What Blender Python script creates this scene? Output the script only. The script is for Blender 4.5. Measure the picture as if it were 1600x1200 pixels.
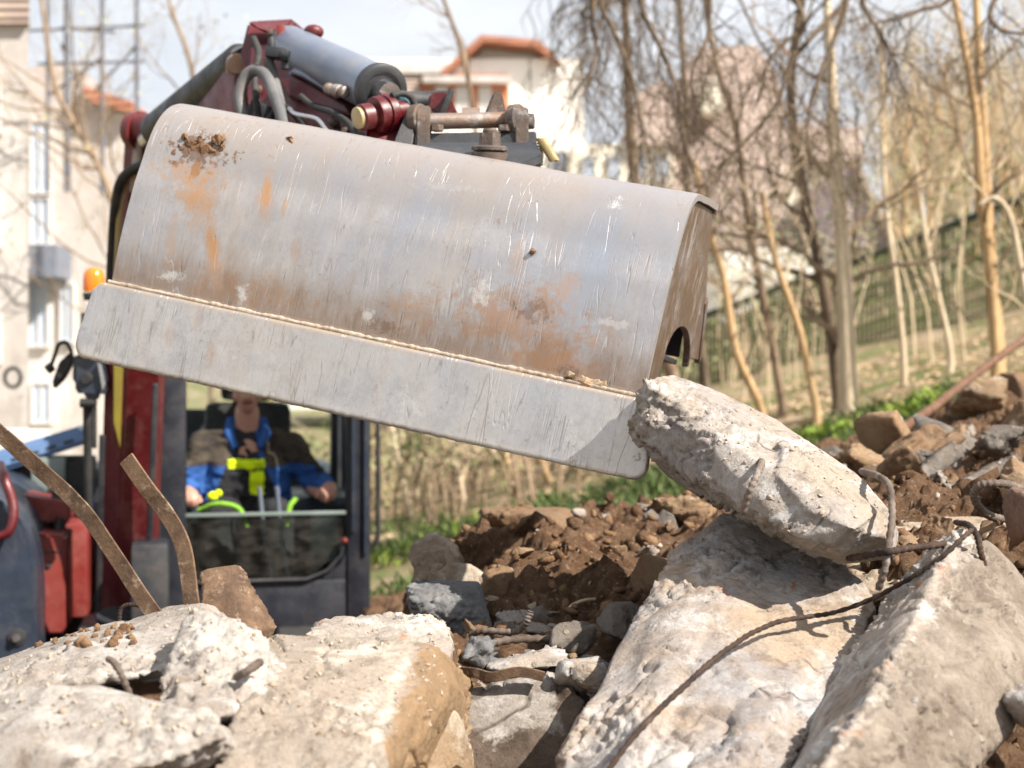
import bpy, bmesh, math, random
import numpy as np
from mathutils import Vector, Matrix, Quaternion, noise as mnoise

for o in list(bpy.data.objects): bpy.data.objects.remove(o)
SC = bpy.context.scene
COL = SC.collection
random.seed(7); RNG = np.random.default_rng(7)

# ------------------------------------------------------------------ camera, world, sun
CZ = 1.55; F = 2222.0
cam = bpy.data.cameras.new('camera'); camo = bpy.data.objects.new('camera', cam); COL.objects.link(camo)
camo.location = (0, 0, CZ); camo.rotation_euler = (math.radians(90), 0, 0)
cam.sensor_width = 36; cam.lens = 50; cam.clip_start = 0.05; cam.clip_end = 1000
cam.dof.use_dof = True; cam.dof.focus_distance = 2.7; cam.dof.aperture_fstop = 3.5; cam.dof.aperture_blades = 0
SC.camera = camo
SUN_EL, SUN_AZ = math.radians(43), math.radians(57)      # azimuth: degrees from -Y (behind the camera) towards +X
sun_dir = Vector((math.sin(SUN_AZ)*math.cos(SUN_EL), -math.cos(SUN_AZ)*math.cos(SUN_EL), math.sin(SUN_EL)))
w = bpy.data.worlds.new('World'); SC.world = w; w.use_nodes = True
wn = w.node_tree; bg = wn.nodes['Background']
sky = wn.nodes.new('ShaderNodeTexSky'); sky.sky_type = 'NISHITA'; sky.sun_disc = False
sky.sun_elevation = SUN_EL
sky.sun_rotation = math.atan2(sun_dir.x, sun_dir.y)
sky.dust_density = 4.0; sky.air_density = 1.0; sky.ozone_density = 1.0
wc = wn.nodes.new('ShaderNodeTexCoord'); wm_ = wn.nodes.new('ShaderNodeMapping'); wm_.inputs['Scale'].default_value = (1, 1, 2.6)
wz = wn.nodes.new('ShaderNodeTexNoise'); wz.inputs['Scale'].default_value = 2.6; wz.inputs['Detail'].default_value = 8; wz.inputs['Roughness'].default_value = .58
wr = wn.nodes.new('ShaderNodeMapRange'); wr.inputs[1].default_value = .34; wr.inputs[2].default_value = .66; wr.inputs[3].default_value = .62; wr.inputs[4].default_value = .95
wx = wn.nodes.new('ShaderNodeMix'); wx.data_type = 'RGBA'; wx.inputs[7].default_value = (8.8, 9.1, 9.6, 1)
wn.links.new(wc.outputs['Generated'], wm_.inputs[0]); wn.links.new(wm_.outputs[0], wz.inputs['Vector']); wn.links.new(wz.outputs[0], wr.inputs[0]); wn.links.new(wr.outputs[0], wx.inputs[0])
wn.links.new(sky.outputs[0], wx.inputs[6]); wn.links.new(wx.outputs[2], bg.inputs[0]); bg.inputs[1].default_value = 0.055
sl = bpy.data.lights.new('sun', 'SUN'); sl.energy = 5.0; sl.angle = math.radians(0.5); sl.color = (1, .93, .83)
so = bpy.data.objects.new('sun', sl); COL.objects.link(so)
so.rotation_euler = (-sun_dir).to_track_quat('-Z', 'Y').to_euler()
SC.view_settings.view_transform = 'Standard'; SC.view_settings.look = 'None'
SC.view_settings.exposure = 1.1; SC.view_settings.gamma = 1
SC.render.engine = 'CYCLES'
SC.cycles.use_denoising = True
SC.cycles.max_bounces = 7; SC.cycles.diffuse_bounces = 3; SC.cycles.glossy_bounces = 3
SC.cycles.transparent_max_bounces = 12; SC.cycles.sample_clamp_indirect = 6

# ------------------------------------------------------------------ basic helpers
def P(px, py, d):
    return Vector(((px-800)/F*d, d, CZ-(py-600)/F*d))
def lin(r, g, b):
    f = lambda c: ((c/255+.055)/1.055)**2.4 if c > 10 else c/255/12.92
    return (f(r), f(g), f(b), 1)
def tag(o, label=None, cat=None, group=None, kind=None):
    if label: o['label'] = label
    if cat: o['category'] = cat
    if group: o['group'] = group
    if kind: o['kind'] = kind
    return o
def empty(name, loc=(0, 0, 0), label=None, cat=None, group=None):
    o = bpy.data.objects.new(name, None); COL.objects.link(o); o.location = loc
    o.empty_display_size = .1
    return tag(o, label, cat, group)
def link(name, me, mats=None, parent=None):
    """mesh vertices are in world coordinates; a parent's location is subtracted"""
    o = bpy.data.objects.new(name, me); COL.objects.link(o)
    if mats is not None and not me.materials:
        for m in (mats if isinstance(mats, (list, tuple)) else [mats]): me.materials.append(m)
    if parent is not None:
        o.parent = parent
        q = parent; wm = Matrix.Identity(4)
        while q is not None: wm = q.matrix_basis @ wm; q = q.parent
        if all(abs(wm[i][j]-(i == j)) < 1e-6 for i in range(3) for j in range(3)): o.location = -wm.translation
        else: o.matrix_basis = wm.inverted()
    return o
def smooth(me, angle=35):
    me.polygons.foreach_set('use_smooth', [True]*len(me.polygons))
    if angle < 180: me.set_sharp_from_angle(angle=math.radians(angle))
    return me

class MB:
    def __init__(s): s.bm = bmesh.new()
    def _mat(s, n0, mi):
        if mi:
            s.bm.faces.ensure_lookup_table()
            for f in s.bm.faces[n0:]: f.material_index = mi
    def merge(s, b2, mi=0):
        me = bpy.data.meshes.new('t'); b2.to_mesh(me); b2.free()
        n0 = len(s.bm.faces); s.bm.from_mesh(me); bpy.data.meshes.remove(me); s._mat(n0, mi); return s
    def box(s, c, size, rot=None, bev=.006, mi=0, seg=2):
        b = bmesh.new(); bmesh.ops.create_cube(b, size=1)
        for v in b.verts: v.co = Vector((v.co.x*size[0], v.co.y*size[1], v.co.z*size[2]))
        if bev: bmesh.ops.bevel(b, geom=b.edges[:], offset=min(bev, min(size)*.45), segments=seg, affect='EDGES', profile=.6)
        R = rot if rot is not None else Matrix.Identity(3)
        for v in b.verts: v.co = (R @ v.co)+Vector(c)
        return s.merge(b, mi)
    def beam(s, a, b_, w_, h_, up=(0, 0, 1), bev=.006, mi=0):
        a, b_ = Vector(a), Vector(b_); d = b_-a
        y = d.normalized(); x = y.cross(Vector(up)).normalized(); z = x.cross(y)
        R = Matrix((x, y, z)).transposed()
        return s.box((a+b_)/2, (w_, d.length, h_), R, bev, mi)
    def tube(s, pts, r, n=12, mi=0, caps=True, wob=0):
        pts = [Vector(p) for p in pts]
        rs = r if isinstance(r, (list, tuple)) else [r]*len(pts)
        b = bmesh.new(); rings = []; ref = None
        for i, p in enumerate(pts):
            t = (pts[min(i+1, len(pts)-1)]-pts[max(i-1, 0)])
            if t.length < 1e-9: t = Vector((0, 0, 1))
            t.normalize()
            if ref is None: ref = t.orthogonal().normalized()
            ref = (ref-t*ref.dot(t)).normalized(); q = t.cross(ref)
            rings.append([b.verts.new(p+(ref*math.cos(2*math.pi*k/n)+q*math.sin(2*math.pi*k/n))*rs[i]) for k in range(n)])
        for i in range(len(rings)-1):
            for k in range(n):
                b.faces.new((rings[i][k], rings[i][(k+1) % n], rings[i+1][(k+1) % n], rings[i+1][k]))
        if caps:
            b.faces.new(rings[0][::-1]); b.faces.new(rings[-1])
        return s.merge(b, mi)
    def cyl(s, a, b_, r, n=24, mi=0, r2=None):
        return s.tube([a, b_], [r, r if r2 is None else r2], n, mi)
    def prism(s, pts, vec, mi=0, bev=.004):
        b = bmesh.new(); vec = Vector(vec)
        A = [b.verts.new(Vector(p)) for p in pts]; B = [b.verts.new(Vector(p)+vec) for p in pts]; n = len(pts)
        b.faces.new(A[::-1]); b.faces.new(B)
        for k in range(n): b.faces.new((A[k], A[(k+1) % n], B[(k+1) % n], B[k]))
        bmesh.ops.recalc_face_normals(b, faces=b.faces[:])
        if bev: bmesh.ops.bevel(b, geom=b.edges[:], offset=bev, segments=2, affect='EDGES', clamp_overlap=True)
        return s.merge(b, mi)
    def quads(s, V, Fc, mi=0):
        b = bmesh.new(); vs = [b.verts.new(v) for v in V]
        for f in Fc: b.faces.new([vs[i] for i in f])
        return s.merge(b, mi)
    def ball(s, c, r, mi=0, scl=(1, 1, 1), sub=2):
        b = bmesh.new(); bmesh.ops.create_icosphere(b, subdivisions=sub, radius=r)
        for v in b.verts: v.co = Vector((v.co.x*scl[0], v.co.y*scl[1], v.co.z*scl[2]))+Vector(c)
        return s.merge(b, mi)
    def lathe(s, c, axis, prof, n=28, mi=0):
        """prof: list of (r, h) along axis from c"""
        ax = Vector(axis).normalized(); u = ax.orthogonal().normalized(); v = ax.cross(u); c = Vector(c)
        b = bmesh.new(); R = [[b.verts.new(c+ax*h+(u*math.cos(2*math.pi*k/n)+v*math.sin(2*math.pi*k/n))*max(r, 1e-4)) for k in range(n)] for r, h in prof]
        for i in range(len(R)-1):
            for k in range(n): b.faces.new((R[i][k], R[i][(k+1) % n], R[i+1][(k+1) % n], R[i+1][k]))
        b.faces.new(R[0][::-1]); b.faces.new(R[-1])
        bmesh.ops.recalc_face_normals(b, faces=b.faces[:])
        return s.merge(b, mi)
    def build(s, name, mats, parent=None, ang=35):
        me = bpy.data.meshes.new(name); s.bm.to_mesh(me); s.bm.free(); smooth(me, ang)
        return link(name, me, mats, parent)

def build_split(mb, name, mats, parent=None, ang=35):
    bm = mb.bm; bm.faces.ensure_lookup_table(); seen = set(); isl = []
    for f in bm.faces:
        if f.index in seen: continue
        st = [f]; grp = []; seen.add(f.index)
        while st:
            q = st.pop(); grp.append(q)
            for v in q.verts:
                for g in v.link_faces:
                    if g.index not in seen: seen.add(g.index); st.append(g)
        isl.append(grp)
    outs = []
    for grp in isl:
        V = {}; Fs = []; mi = []
        for q in grp:
            Fs.append([V.setdefault(v.index, (len(V), v.co.copy()))[0] for v in q.verts]); mi.append(q.material_index)
        me = bpy.data.meshes.new(name); me.from_pydata([c for _, c in sorted(V.values(), key=lambda t: t[0])], [], Fs); me.update(); me.polygons.foreach_set('material_index', mi); smooth(me, ang)
        outs.append(link(name, me, mats, parent))
    bm.free(); return outs
MB.build_split = lambda s, *a, **k: build_split(s, *a, **k)
def np_mesh(name, V, Fa, mats, parent=None, sm=False, loose_uv=None):
    me = bpy.data.meshes.new(name); V = np.asarray(V, dtype=np.float32); Fa = np.asarray(Fa, dtype=np.int32)
    k = Fa.shape[1]
    me.vertices.add(len(V)); me.vertices.foreach_set('co', V.ravel())
    me.loops.add(Fa.size); me.loops.foreach_set('vertex_index', Fa.ravel())
    me.polygons.add(len(Fa)); me.polygons.foreach_set('loop_start', np.arange(len(Fa), dtype=np.int32)*k)
    me.update(calc_edges=True); me.validate()
    if sm: me.polygons.foreach_set('use_smooth', [True]*len(me.polygons))
    return link(name, me, mats, parent)

# numpy perlin noise
_perm = np.random.default_rng(3).permutation(256); _perm = np.concatenate([_perm, _perm, _perm])
_g = np.random.default_rng(5).normal(size=(256, 3)); _g /= np.linalg.norm(_g, axis=1)[:, None]
def perlin(p):
    i = np.floor(p).astype(int); f = p-i; u = f*f*f*(f*(f*6-15)+10); i &= 255
    def g(dx, dy, dz):
        h = _perm[_perm[_perm[(i[:, 0]+dx) & 255]+((i[:, 1]+dy) & 255)]+((i[:, 2]+dz) & 255)]
        return ((f-np.array([dx, dy, dz]))*_g[h]).sum(1)
    l = lambda a, b, t: a+(b-a)*t
    return l(l(l(g(0,0,0), g(1,0,0), u[:,0]), l(g(0,1,0), g(1,1,0), u[:,0]), u[:,1]),
             l(l(g(0,0,1), g(1,0,1), u[:,0]), l(g(0,1,1), g(1,1,1), u[:,0]), u[:,1]), u[:,2])*1.6
def fbm(p, s, octv=4, gain=.5, off=0):
    r = np.zeros(len(p)); a = 1; q = p*s+off*17.3+.137
    for _ in range(octv): r += a*perlin(q); q = q*2.03+5.1; a *= gain
    return r
def sstep(x, a, b):
    t = np.clip((x-a)/(b-a), 0, 1); return t*t*(3-2*t)

# ------------------------------------------------------------------ material helpers
class NT:
    def __init__(s, name, rough=.8, metal=0, spec=.3):
        s.m = bpy.data.materials.new(name); s.m.use_nodes = True; s.t = s.m.node_tree
        s.b = s.t.nodes['Principled BSDF']; s.b.inputs['Roughness'].default_value = rough
        s.b.inputs['Metallic'].default_value = metal; s.b.inputs['Specular IOR Level'].default_value = spec
        s.co = s.t.nodes.new('ShaderNodeTexCoord').outputs['Object']
    def L(s, a, b): s.t.links.new(a, b)
    def N(s, ty, **k):
        n = s.t.nodes.new(ty)
        for a, v in k.items(): setattr(n, a, v)
        return n
    def map(s, scale=(1, 1, 1), rot=(0, 0, 0), loc=(0, 0, 0)):
        m = s.N('ShaderNodeMapping'); m.inputs['Scale'].default_value = scale
        m.inputs['Rotation'].default_value = rot; m.inputs['Location'].default_value = loc; s.L(s.co, m.inputs[0]); return m.outputs[0]
    def noise(s, sc, det=5, ro=.55, vec=None, dist=0, loc=None):
        n = s.N('ShaderNodeTexNoise'); n.inputs['Scale'].default_value = sc; n.inputs['Detail'].default_value = det
        n.inputs['Roughness'].default_value = ro; n.inputs['Distortion'].default_value = dist
        if vec is None and loc is not None: vec = s.map(loc=loc)
        s.L(vec if vec is not None else s.co, n.inputs['Vector']); return n.outputs['Fac']
    def vor(s, sc, feat='F1', vec=None, rnd=1):
        n = s.N('ShaderNodeTexVoronoi'); n.feature = feat; n.inputs['Scale'].default_value = sc; n.inputs['Randomness'].default_value = rnd
        s.L(vec if vec is not None else s.co, n.inputs['Vector']); return n.outputs['Distance']
    def ramp(s, x, stops):
        r = s.N('ShaderNodeValToRGB'); e = r.color_ramp.elements
        while len(e) < len(stops): e.new(.5)
        for i, (p, c) in enumerate(stops):
            e[i].position = p; e[i].color = c if isinstance(c, (tuple, list)) else (c, c, c, 1)
        s.L(x, r.inputs[0]); return r.outputs[0]
    def mix(s, f, a, b, mode='MIX'):
        m = s.N('ShaderNodeMix', data_type='RGBA', blend_type=mode)
        for sock, v in ((m.inputs[0], f), (m.inputs[6], a), (m.inputs[7], b)):
            if hasattr(v, 'is_output') or isinstance(v, bpy.types.NodeSocket): s.L(v, sock)
            else: sock.default_value = v
        return m.outputs[2]
    def math(s, op, a, b=0.0, clamp=False):
        m = s.N('ShaderNodeMath', operation=op, use_clamp=clamp)
        for sock, v in ((m.inputs[0], a), (m.inputs[1], b)):
            if isinstance(v, bpy.types.NodeSocket): s.L(v, sock)
            else: sock.default_value = v
        return m.outputs[0]
    def sep(s):
        n = s.N('ShaderNodeSeparateXYZ'); s.L(s.co, n.inputs[0]); return n.outputs
    def bump(s, h, dist=.01, st=1, prev=None):
        b = s.N('ShaderNodeBump'); b.inputs['Distance'].default_value = dist; b.inputs['Strength'].default_value = st
        s.L(h, b.inputs['Height'])
        if prev: s.L(prev, b.inputs['Normal'])
        s.L(b.outputs[0], s.b.inputs['Normal']); return b.outputs[0]
    def col(s, c):
        if isinstance(c, bpy.types.NodeSocket): s.L(c, s.b.inputs['Base Color'])
        else: s.b.inputs['Base Color'].default_value = c
        return s
    def rough(s, x): s.L(x, s.b.inputs['Roughness'])

def concrete(name, base, alt, dark, pale, rust=.0, pale_amt=.5, soil=0.0, seed=0, zone=None, zone2=None, k=.66):
    base, alt, dark, pale = [(q[0]*k, q[1]*k, q[2]*k, 1) for q in (base, alt, dark, pale)]
    n = NT(name, .92, 0, .2); o = (seed*3.1, seed*1.7, seed*5.3)
    v = n.map(loc=o)
    c = n.mix(n.ramp(n.noise(3.2, 6, .6, v), [(.38, 0.), (.62, 1.)]), base, alt)
    c = n.mix(n.math('MULTIPLY', n.ramp(n.noise(7, 8, .68, v, .6), [(.56-.12*pale_amt, 0.), (.64-.06*pale_amt, 1.)]), .85), c, pale)
    c = n.mix(n.math('MULTIPLY', n.ramp(n.noise(19, 7, .7, v, .4), [(.52, 0.), (.66, 1.)]), .62), c, dark)
    c = n.mix(n.math('MULTIPLY', n.ramp(n.noise(1, 8, .72, n.map(scale=(9, 9, 2.2), rot=(.3, .5, .2), loc=o)), [(.50, 0.), (.64, 1.)]), .45), c, (alt[0]*.72, alt[1]*.64, alt[2]*.55, 1))
    ck = n.math('ABSOLUTE', n.math('SUBTRACT', n.noise(1.1, 4, .5, n.map(loc=(o[0]+2, o[1]+5, 3)), .2), .5)); ckl = n.math('MULTIPLY', n.ramp(ck, [(.0, 1.), (.0035, 0.)]), n.ramp(n.noise(4, 2, .5, n.map(loc=(o[0], 8, 3))), [(.50, 0.), (.56, 1.)]))
    c = n.mix(n.math('MULTIPLY', ckl, .7), c, dark)
    if soil: c = n.mix(n.math('MULTIPLY', n.ramp(n.noise(4.5, 8, .72, n.map(loc=(o[0]+4, 2, 1))), [(.62-.25*soil, 0.), (.7-.1*soil, 1.)]), .85), c, (.20, .115, .062, 1))
    if rust: c = n.mix(n.math('MULTIPLY', n.ramp(n.noise(9, 6, .6, n.map(loc=(o[0]+9, 7, 1)), .5), [(.71-.12*rust, 0.), (.77-.1*rust, 1.)]), .8), c, (.30, .12, .045, 1))
    for an, zc in (('zone', zone), ('zone_b', zone2)):
        if zc:
            at = n.N('ShaderNodeAttribute'); at.attribute_name = an
            c = n.mix(n.ramp(n.math('ADD', at.outputs['Fac'], n.math('MULTIPLY', n.math('SUBTRACT', n.noise(13, 8, .75), .5), 2.2)), [(.40, 0.), (.62, 1.)]), c,
                      n.mix(n.ramp(n.noise(11, 6, .7, v), [(.4, 0.), (.65, 1.)]), zc[0], zc[1]))
    sp = n.ramp(n.noise(130, 5, .75), [(.3, .72), (.5, 1.), (.75, 1.12)])
    c = n.mix(1., c, sp, 'MULTIPLY')
    ag = n.math('MULTIPLY', n.ramp(n.vor(34, rnd=1), [(.16, 1.), (.24, 0.)]), n.ramp(n.noise(5.5, 4, .6, n.map(loc=(o[0]+6, o[1], 2))), [(.48, 0.), (.56, 1.)]))
    vc = n.N('ShaderNodeTexVoronoi'); vc.inputs['Scale'].default_value = 34; n.L(n.co, vc.inputs['Vector']); bwn = n.N('ShaderNodeRGBToBW'); n.L(vc.outputs['Color'], bwn.inputs[0])
    c = n.mix(n.math('MULTIPLY', ag, .55), c, n.ramp(bwn.outputs[0], [(.25, (.13, .11, .10, 1)), (.5, (.28, .22, .17, 1)), (.75, (.36, .34, .33, 1))]))
    pit = n.ramp(n.math('ADD', n.vor(48), n.math('MULTIPLY', n.noise(90, 3, .6), .35)), [(.20, 0.), (.36, 1.)])
    pitm = n.ramp(n.noise(8, 3, .5, v), [(.45, 0.), (.6, 1.)])
    c = n.mix(n.math('MULTIPLY', n.math('SUBTRACT', 1., pit), n.math('MULTIPLY', pitm, .55)), c, dark)
    n.col(c)
    h = n.math('ADD', n.noise(28, 10, .68), n.math('MULTIPLY', n.noise(170, 4, .7), .22))
    h = n.math('SUBTRACT', n.math('ADD', h, n.math('MULTIPLY', n.math('MULTIPLY', pit, pitm), .25)), n.math('MULTIPLY', ckl, .6)); h = n.math('ADD', h, n.math('MULTIPLY', ag, .35))
    n.bump(h, .011, .8)
    return n.m
M = {}
M['con_tan'] = concrete('tan_concrete', (.50, .39, .28, 1), (.44, .36, .28, 1), (.22, .16, .11, 1), (.68, .62, .54, 1), rust=.15, pale_amt=.45, seed=1)
M['con_pale'] = concrete('pale_concrete', (.54, .49, .45, 1), (.43, .36, .30, 1), (.19, .15, .12, 1), (.74, .70, .65, 1), rust=.15, pale_amt=.6, seed=2, k=.58)
M['con_grey'] = concrete('grey_concrete', (.44, .40, .385, 1), (.50, .42, .34, 1), (.13, .105, .085, 1), (.68, .66, .65, 1), rust=.15, pale_amt=.35, seed=3, k=.62)
M['con_slab'] = concrete('slab_concrete', (.39, .375, .38, 1), (.50, .39, .29, 1), (.19, .14, .11, 1), (.66, .63, .61, 1), rust=.35, pale_amt=.45, seed=4)
M['con_mix'] = concrete('streaked_concrete', (.50, .44, .38, 1), (.40, .35, .31, 1), (.2, .16, .13, 1), (.72, .68, .64, 1), rust=.45, pale_amt=.6, seed=5)
M['con_zone_tan'] = concrete('tan_concrete_with_brown_face', (.45, .37, .30, 1), (.38, .33, .28, 1), (.22, .16, .11, 1), (.68, .62, .54, 1), rust=.15, pale_amt=.3, seed=1, zone=((.20,.135,.08,1),(.26,.17,.095,1)), zone2=((.46,.41,.35,1),(.36,.31,.25,1)))
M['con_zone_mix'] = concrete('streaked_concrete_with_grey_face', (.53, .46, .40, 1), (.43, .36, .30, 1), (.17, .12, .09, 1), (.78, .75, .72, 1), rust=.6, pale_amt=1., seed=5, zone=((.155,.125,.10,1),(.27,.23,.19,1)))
M['con_zone_dark'] = concrete('dusty_concrete_with_soil_and_shade', (.30, .265, .235, 1), (.38, .34, .30, 1), (.10, .08, .065, 1), (.52, .49, .46, 1), soil=.3, pale_amt=.5, seed=16, k=.7, zone=((.055,.04,.03,1),(.12,.09,.07,1)))  # zone colours: soil brown with shading painted in
M['con_dark'] = concrete('dark_dusty_concrete', (.22, .19, .165, 1), (.28, .245, .21, 1), (.09, .08, .07, 1), (.40, .38, .36, 1), soil=.35, pale_amt=.2, seed=6, k=.55)
M['stone_grey'] = concrete('blue_grey_stone', (.21, .215, .225, 1), (.27, .26, .25, 1), (.12, .12, .12, 1), (.38, .38, .38, 1), pale_amt=.0, soil=.1, seed=7)
M['stone_tan'] = concrete('earthy_tan_stone', (.42, .29, .17, 1), (.36, .26, .17, 1), (.18, .11, .065, 1), (.60, .52, .42, 1), soil=.45, pale_amt=.4, seed=8)
M['stone_soil'] = concrete('soil_covered_stone', (.27, .18, .11, 1), (.24, .16, .1, 1), (.12, .075, .045, 1), (.45, .38, .3, 1), soil=.7, pale_amt=.0, seed=9)
M['stone_red'] = concrete('rusty_red_stone', (.25, .15, .11, 1), (.20, .15, .13, 1), (.10, .07, .055, 1), (.40, .37, .35, 1), rust=.7, pale_amt=.1, seed=10)

def soilmat():
    n = NT('brown_soil', .97, 0, .1)
    c = n.mix(n.ramp(n.noise(5, 6, .6), [(.35, 0.), (.65, 1.)]), (.12, .064, .037, 1), (.20, .118, .07, 1))
    c = n.mix(n.ramp(n.noise(40, 5, .7), [(.42, 0.), (.68, 1.)]), c, (.25, .16, .10, 1))
    c = n.mix(n.math('MULTIPLY', n.ramp(n.noise(90, 3, .6), [(.60, 0.), (.68, 1.)]), .7), c, (.42, .33, .25, 1))
    n.col(c); n.bump(n.noise(60, 8, .75), .03, 1.0); return n.m
M['soil'] = soilmat()
def clodmat():
    n = NT('soil_clods', .97, 0, .1)
    c = n.mix(n.ramp(n.noise(14, 4, .6), [(.35, 0.), (.62, 1.)]), (.13, .07, .04, 1), (.27, .17, .10, 1))
    n.col(c); n.bump(n.noise(160, 5, .7), .01, .8); return n.m
M['clod'] = clodmat()
def palecrumb():
    n = NT('pale_crumbs', .95, 0, .1)
    c = n.mix(n.ramp(n.noise(14, 4, .6), [(.35, 0.), (.62, 1.)]), (.35, .26, .18, 1), (.58, .5, .42, 1))
    n.col(c); n.bump(n.noise(160, 5, .7), .01, .8); return n.m
M['crumb'] = palecrumb()
def groundmat():
    n = NT('ground_earth_and_litter', .97, 0, .1)
    c = n.mix(n.ramp(n.noise(.9, 5, .6), [(.40, 0.), (.58, 1.)]), (.20, .17, .09, 1), (.40, .31, .21, 1))
    c = n.mix(n.ramp(n.noise(7, 6, .7), [(.45, 0.), (.65, 1.)]), c, (.26, .19, .12, 1))
    c = n.mix(n.math('MULTIPLY', n.ramp(n.noise(1.6, 4, .6, loc=(5, 3, 2)), [(.48, 0.), (.58, 1.)]), .6), c, (.09, .15, .03, 1))
    n.col(c); n.bump(n.noise(22, 6, .7), .05, .9); return n.m
M['ground'] = groundmat()

def painted(name, c, worn, rough=.42, dirt=.35, spec=.5, dcol=(.30, .24, .19, 1)):
    n = NT(name, rough, 0, spec)
    k = n.mix(n.ramp(n.noise(5, 6, .65), [(.4, 0.), (.7, 1.)]), c, worn)
    k = n.mix(n.math('MULTIPLY', n.ramp(n.noise(9, 8, .75, loc=(3, 1, 2)), [(.5, 0.), (.72, 1.)]), dirt), k, dcol)
    n.col(k); n.rough(n.ramp(n.noise(11, 6, .7), [(.3, rough*.7), (.7, min(1, rough*1.6))])); n.bump(n.noise(60, 5, .7), .0015, .5); return n.m
M['red'] = painted('dusty_red_paint', (.075, .003, .006, 1), (.125, .016, .018, 1), .36, .38, dcol=(.24,.13,.11,1))
M['red_dark'] = painted('dark_red_paint', (.06, .002, .005, 1), (.08, .006, .01, 1), .35, .12)
M['red_bright'] = painted('faded_bright_red_paint', (.15, .012, .010, 1), (.22, .04, .03, 1), .45, .25)
M['black'] = painted('black_cab_paint', (.012, .014, .021, 1), (.022, .024, .033, 1), .42, .10)
M['navy'] = painted('dark_grey_blue_panel', (.018, .026, .042, 1), (.026, .036, .06, 1), .38, .14)
M['blue_panel'] = painted('blue_grey_hood', (.10, .19, .36, 1), (.14, .22, .38, 1), .4, .15)
M['hitch'] = painted('scuffed_black_steel', (.014, .016, .021, 1), (.035, .036, .04, 1), .45, .35, dcol=(.15, .12, .095, 1))
M['rubber'] = painted('black_rubber', (.015, .015, .016, 1), (.03, .03, .03, 1), .7, .15)
M['yellow'] = painted('yellow_sticker', (.62, .50, .06, 1), (.5, .4, .08, 1), .5, .2)
M['white'] = painted('pale_decal', (.6, .6, .58, 1), (.5, .5, .48, 1), .5, .2)
M['hose'] = painted('dusty_grey_hose', (.09, .09, .095, 1), (.17, .165, .16, 1), .6, .6, dcol=(.27, .25, .22, 1))
M['brass'] = painted('tarnished_brass', (.32, .24, .11, 1), (.4, .32, .18, 1), .4, .3)
M['interior'] = painted('black_seat_vinyl', (.012, .012, .013, 1), (.02, .02, .02, 1), .6, .05)
def cylmat():
    n = NT('grey_cylinder_paint', .38, .35, .5)
    c = n.mix(n.ramp(n.noise(6, 6, .6), [(.4, 0.), (.7, 1.)]), (.17, .20, .27, 1), (.23, .26, .32, 1))
    c = n.mix(n.math('MULTIPLY', n.ramp(n.noise(8, 8, .75, loc=(1, 5, 2)), [(.48, 0.), (.7, 1.)]), .5), c, (.33, .28, .24, 1))
    n.col(c); n.bump(n.noise(80, 5, .7), .001, .5); return n.m
M['cyl'] = cylmat()
def chrome():
    n = NT('steel_rod', .3, 1, .5); n.col((.6, .6, .62, 1)); n.rough(n.ramp(n.noise(30, 4, .6), [(.3, .2), (.7, .45)])); return n.m
M['chrome'] = chrome()
def pinsteel():
    n = NT('rusty_pin_steel', .5, .5, .5)
    c = n.mix(n.ramp(n.noise(12, 8, .7), [(.42, 0.), (.6, 1.)]), (.24, .20, .18, 1), (.27, .15, .085, 1))
    c = n.mix(n.ramp(n.noise(20, 8, .7, loc=(4, 1, 1)), [(.52, 0.), (.68, 1.)]), c, (.42, .39, .38, 1))
    n.col(c); n.bump(n.noise(90, 6, .7), .0025, .7); return n.m
M['pin'] = pinsteel()
def rustmat(name, a, b, c3, metal=.25):
    n = NT(name, .75, metal, .3)
    c = n.mix(n.ramp(n.noise(14, 8, .7), [(.38, 0.), (.62, 1.)]), a, b)
    c = n.mix(n.ramp(n.noise(32, 8, .72, loc=(4, 1, 1)), [(.54, 0.), (.68, 1.)]), c, c3)
    n.col(c); n.bump(n.noise(140, 6, .75), .003, .9); return n.m
M['pin_dark'] = rustmat('dark_worn_steel', (.10, .085, .08, 1), (.16, .115, .09, 1), (.30, .28, .27, 1), .5)
M['rust'] = rustmat('rusty_flat_steel', (.07, .042, .028, 1), (.19, .12, .075, 1), (.36, .27, .19, 1))
M['rebar'] = rustmat('weathered_rebar', (.10, .075, .06, 1), (.19, .15, .125, 1), (.30, .27, .25, 1), .4)
M['rebar_dark'] = rustmat('rusty_dark_rebar', (.028, .02, .017, 1), (.07, .042, .03, 1), (.13, .09, .07, 1), .3)
M['pipe'] = rustmat('rusty_brown_pipe', (.10, .05, .03, 1), (.16, .085, .05, 1), (.2, .13, .09, 1), .1)
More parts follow.
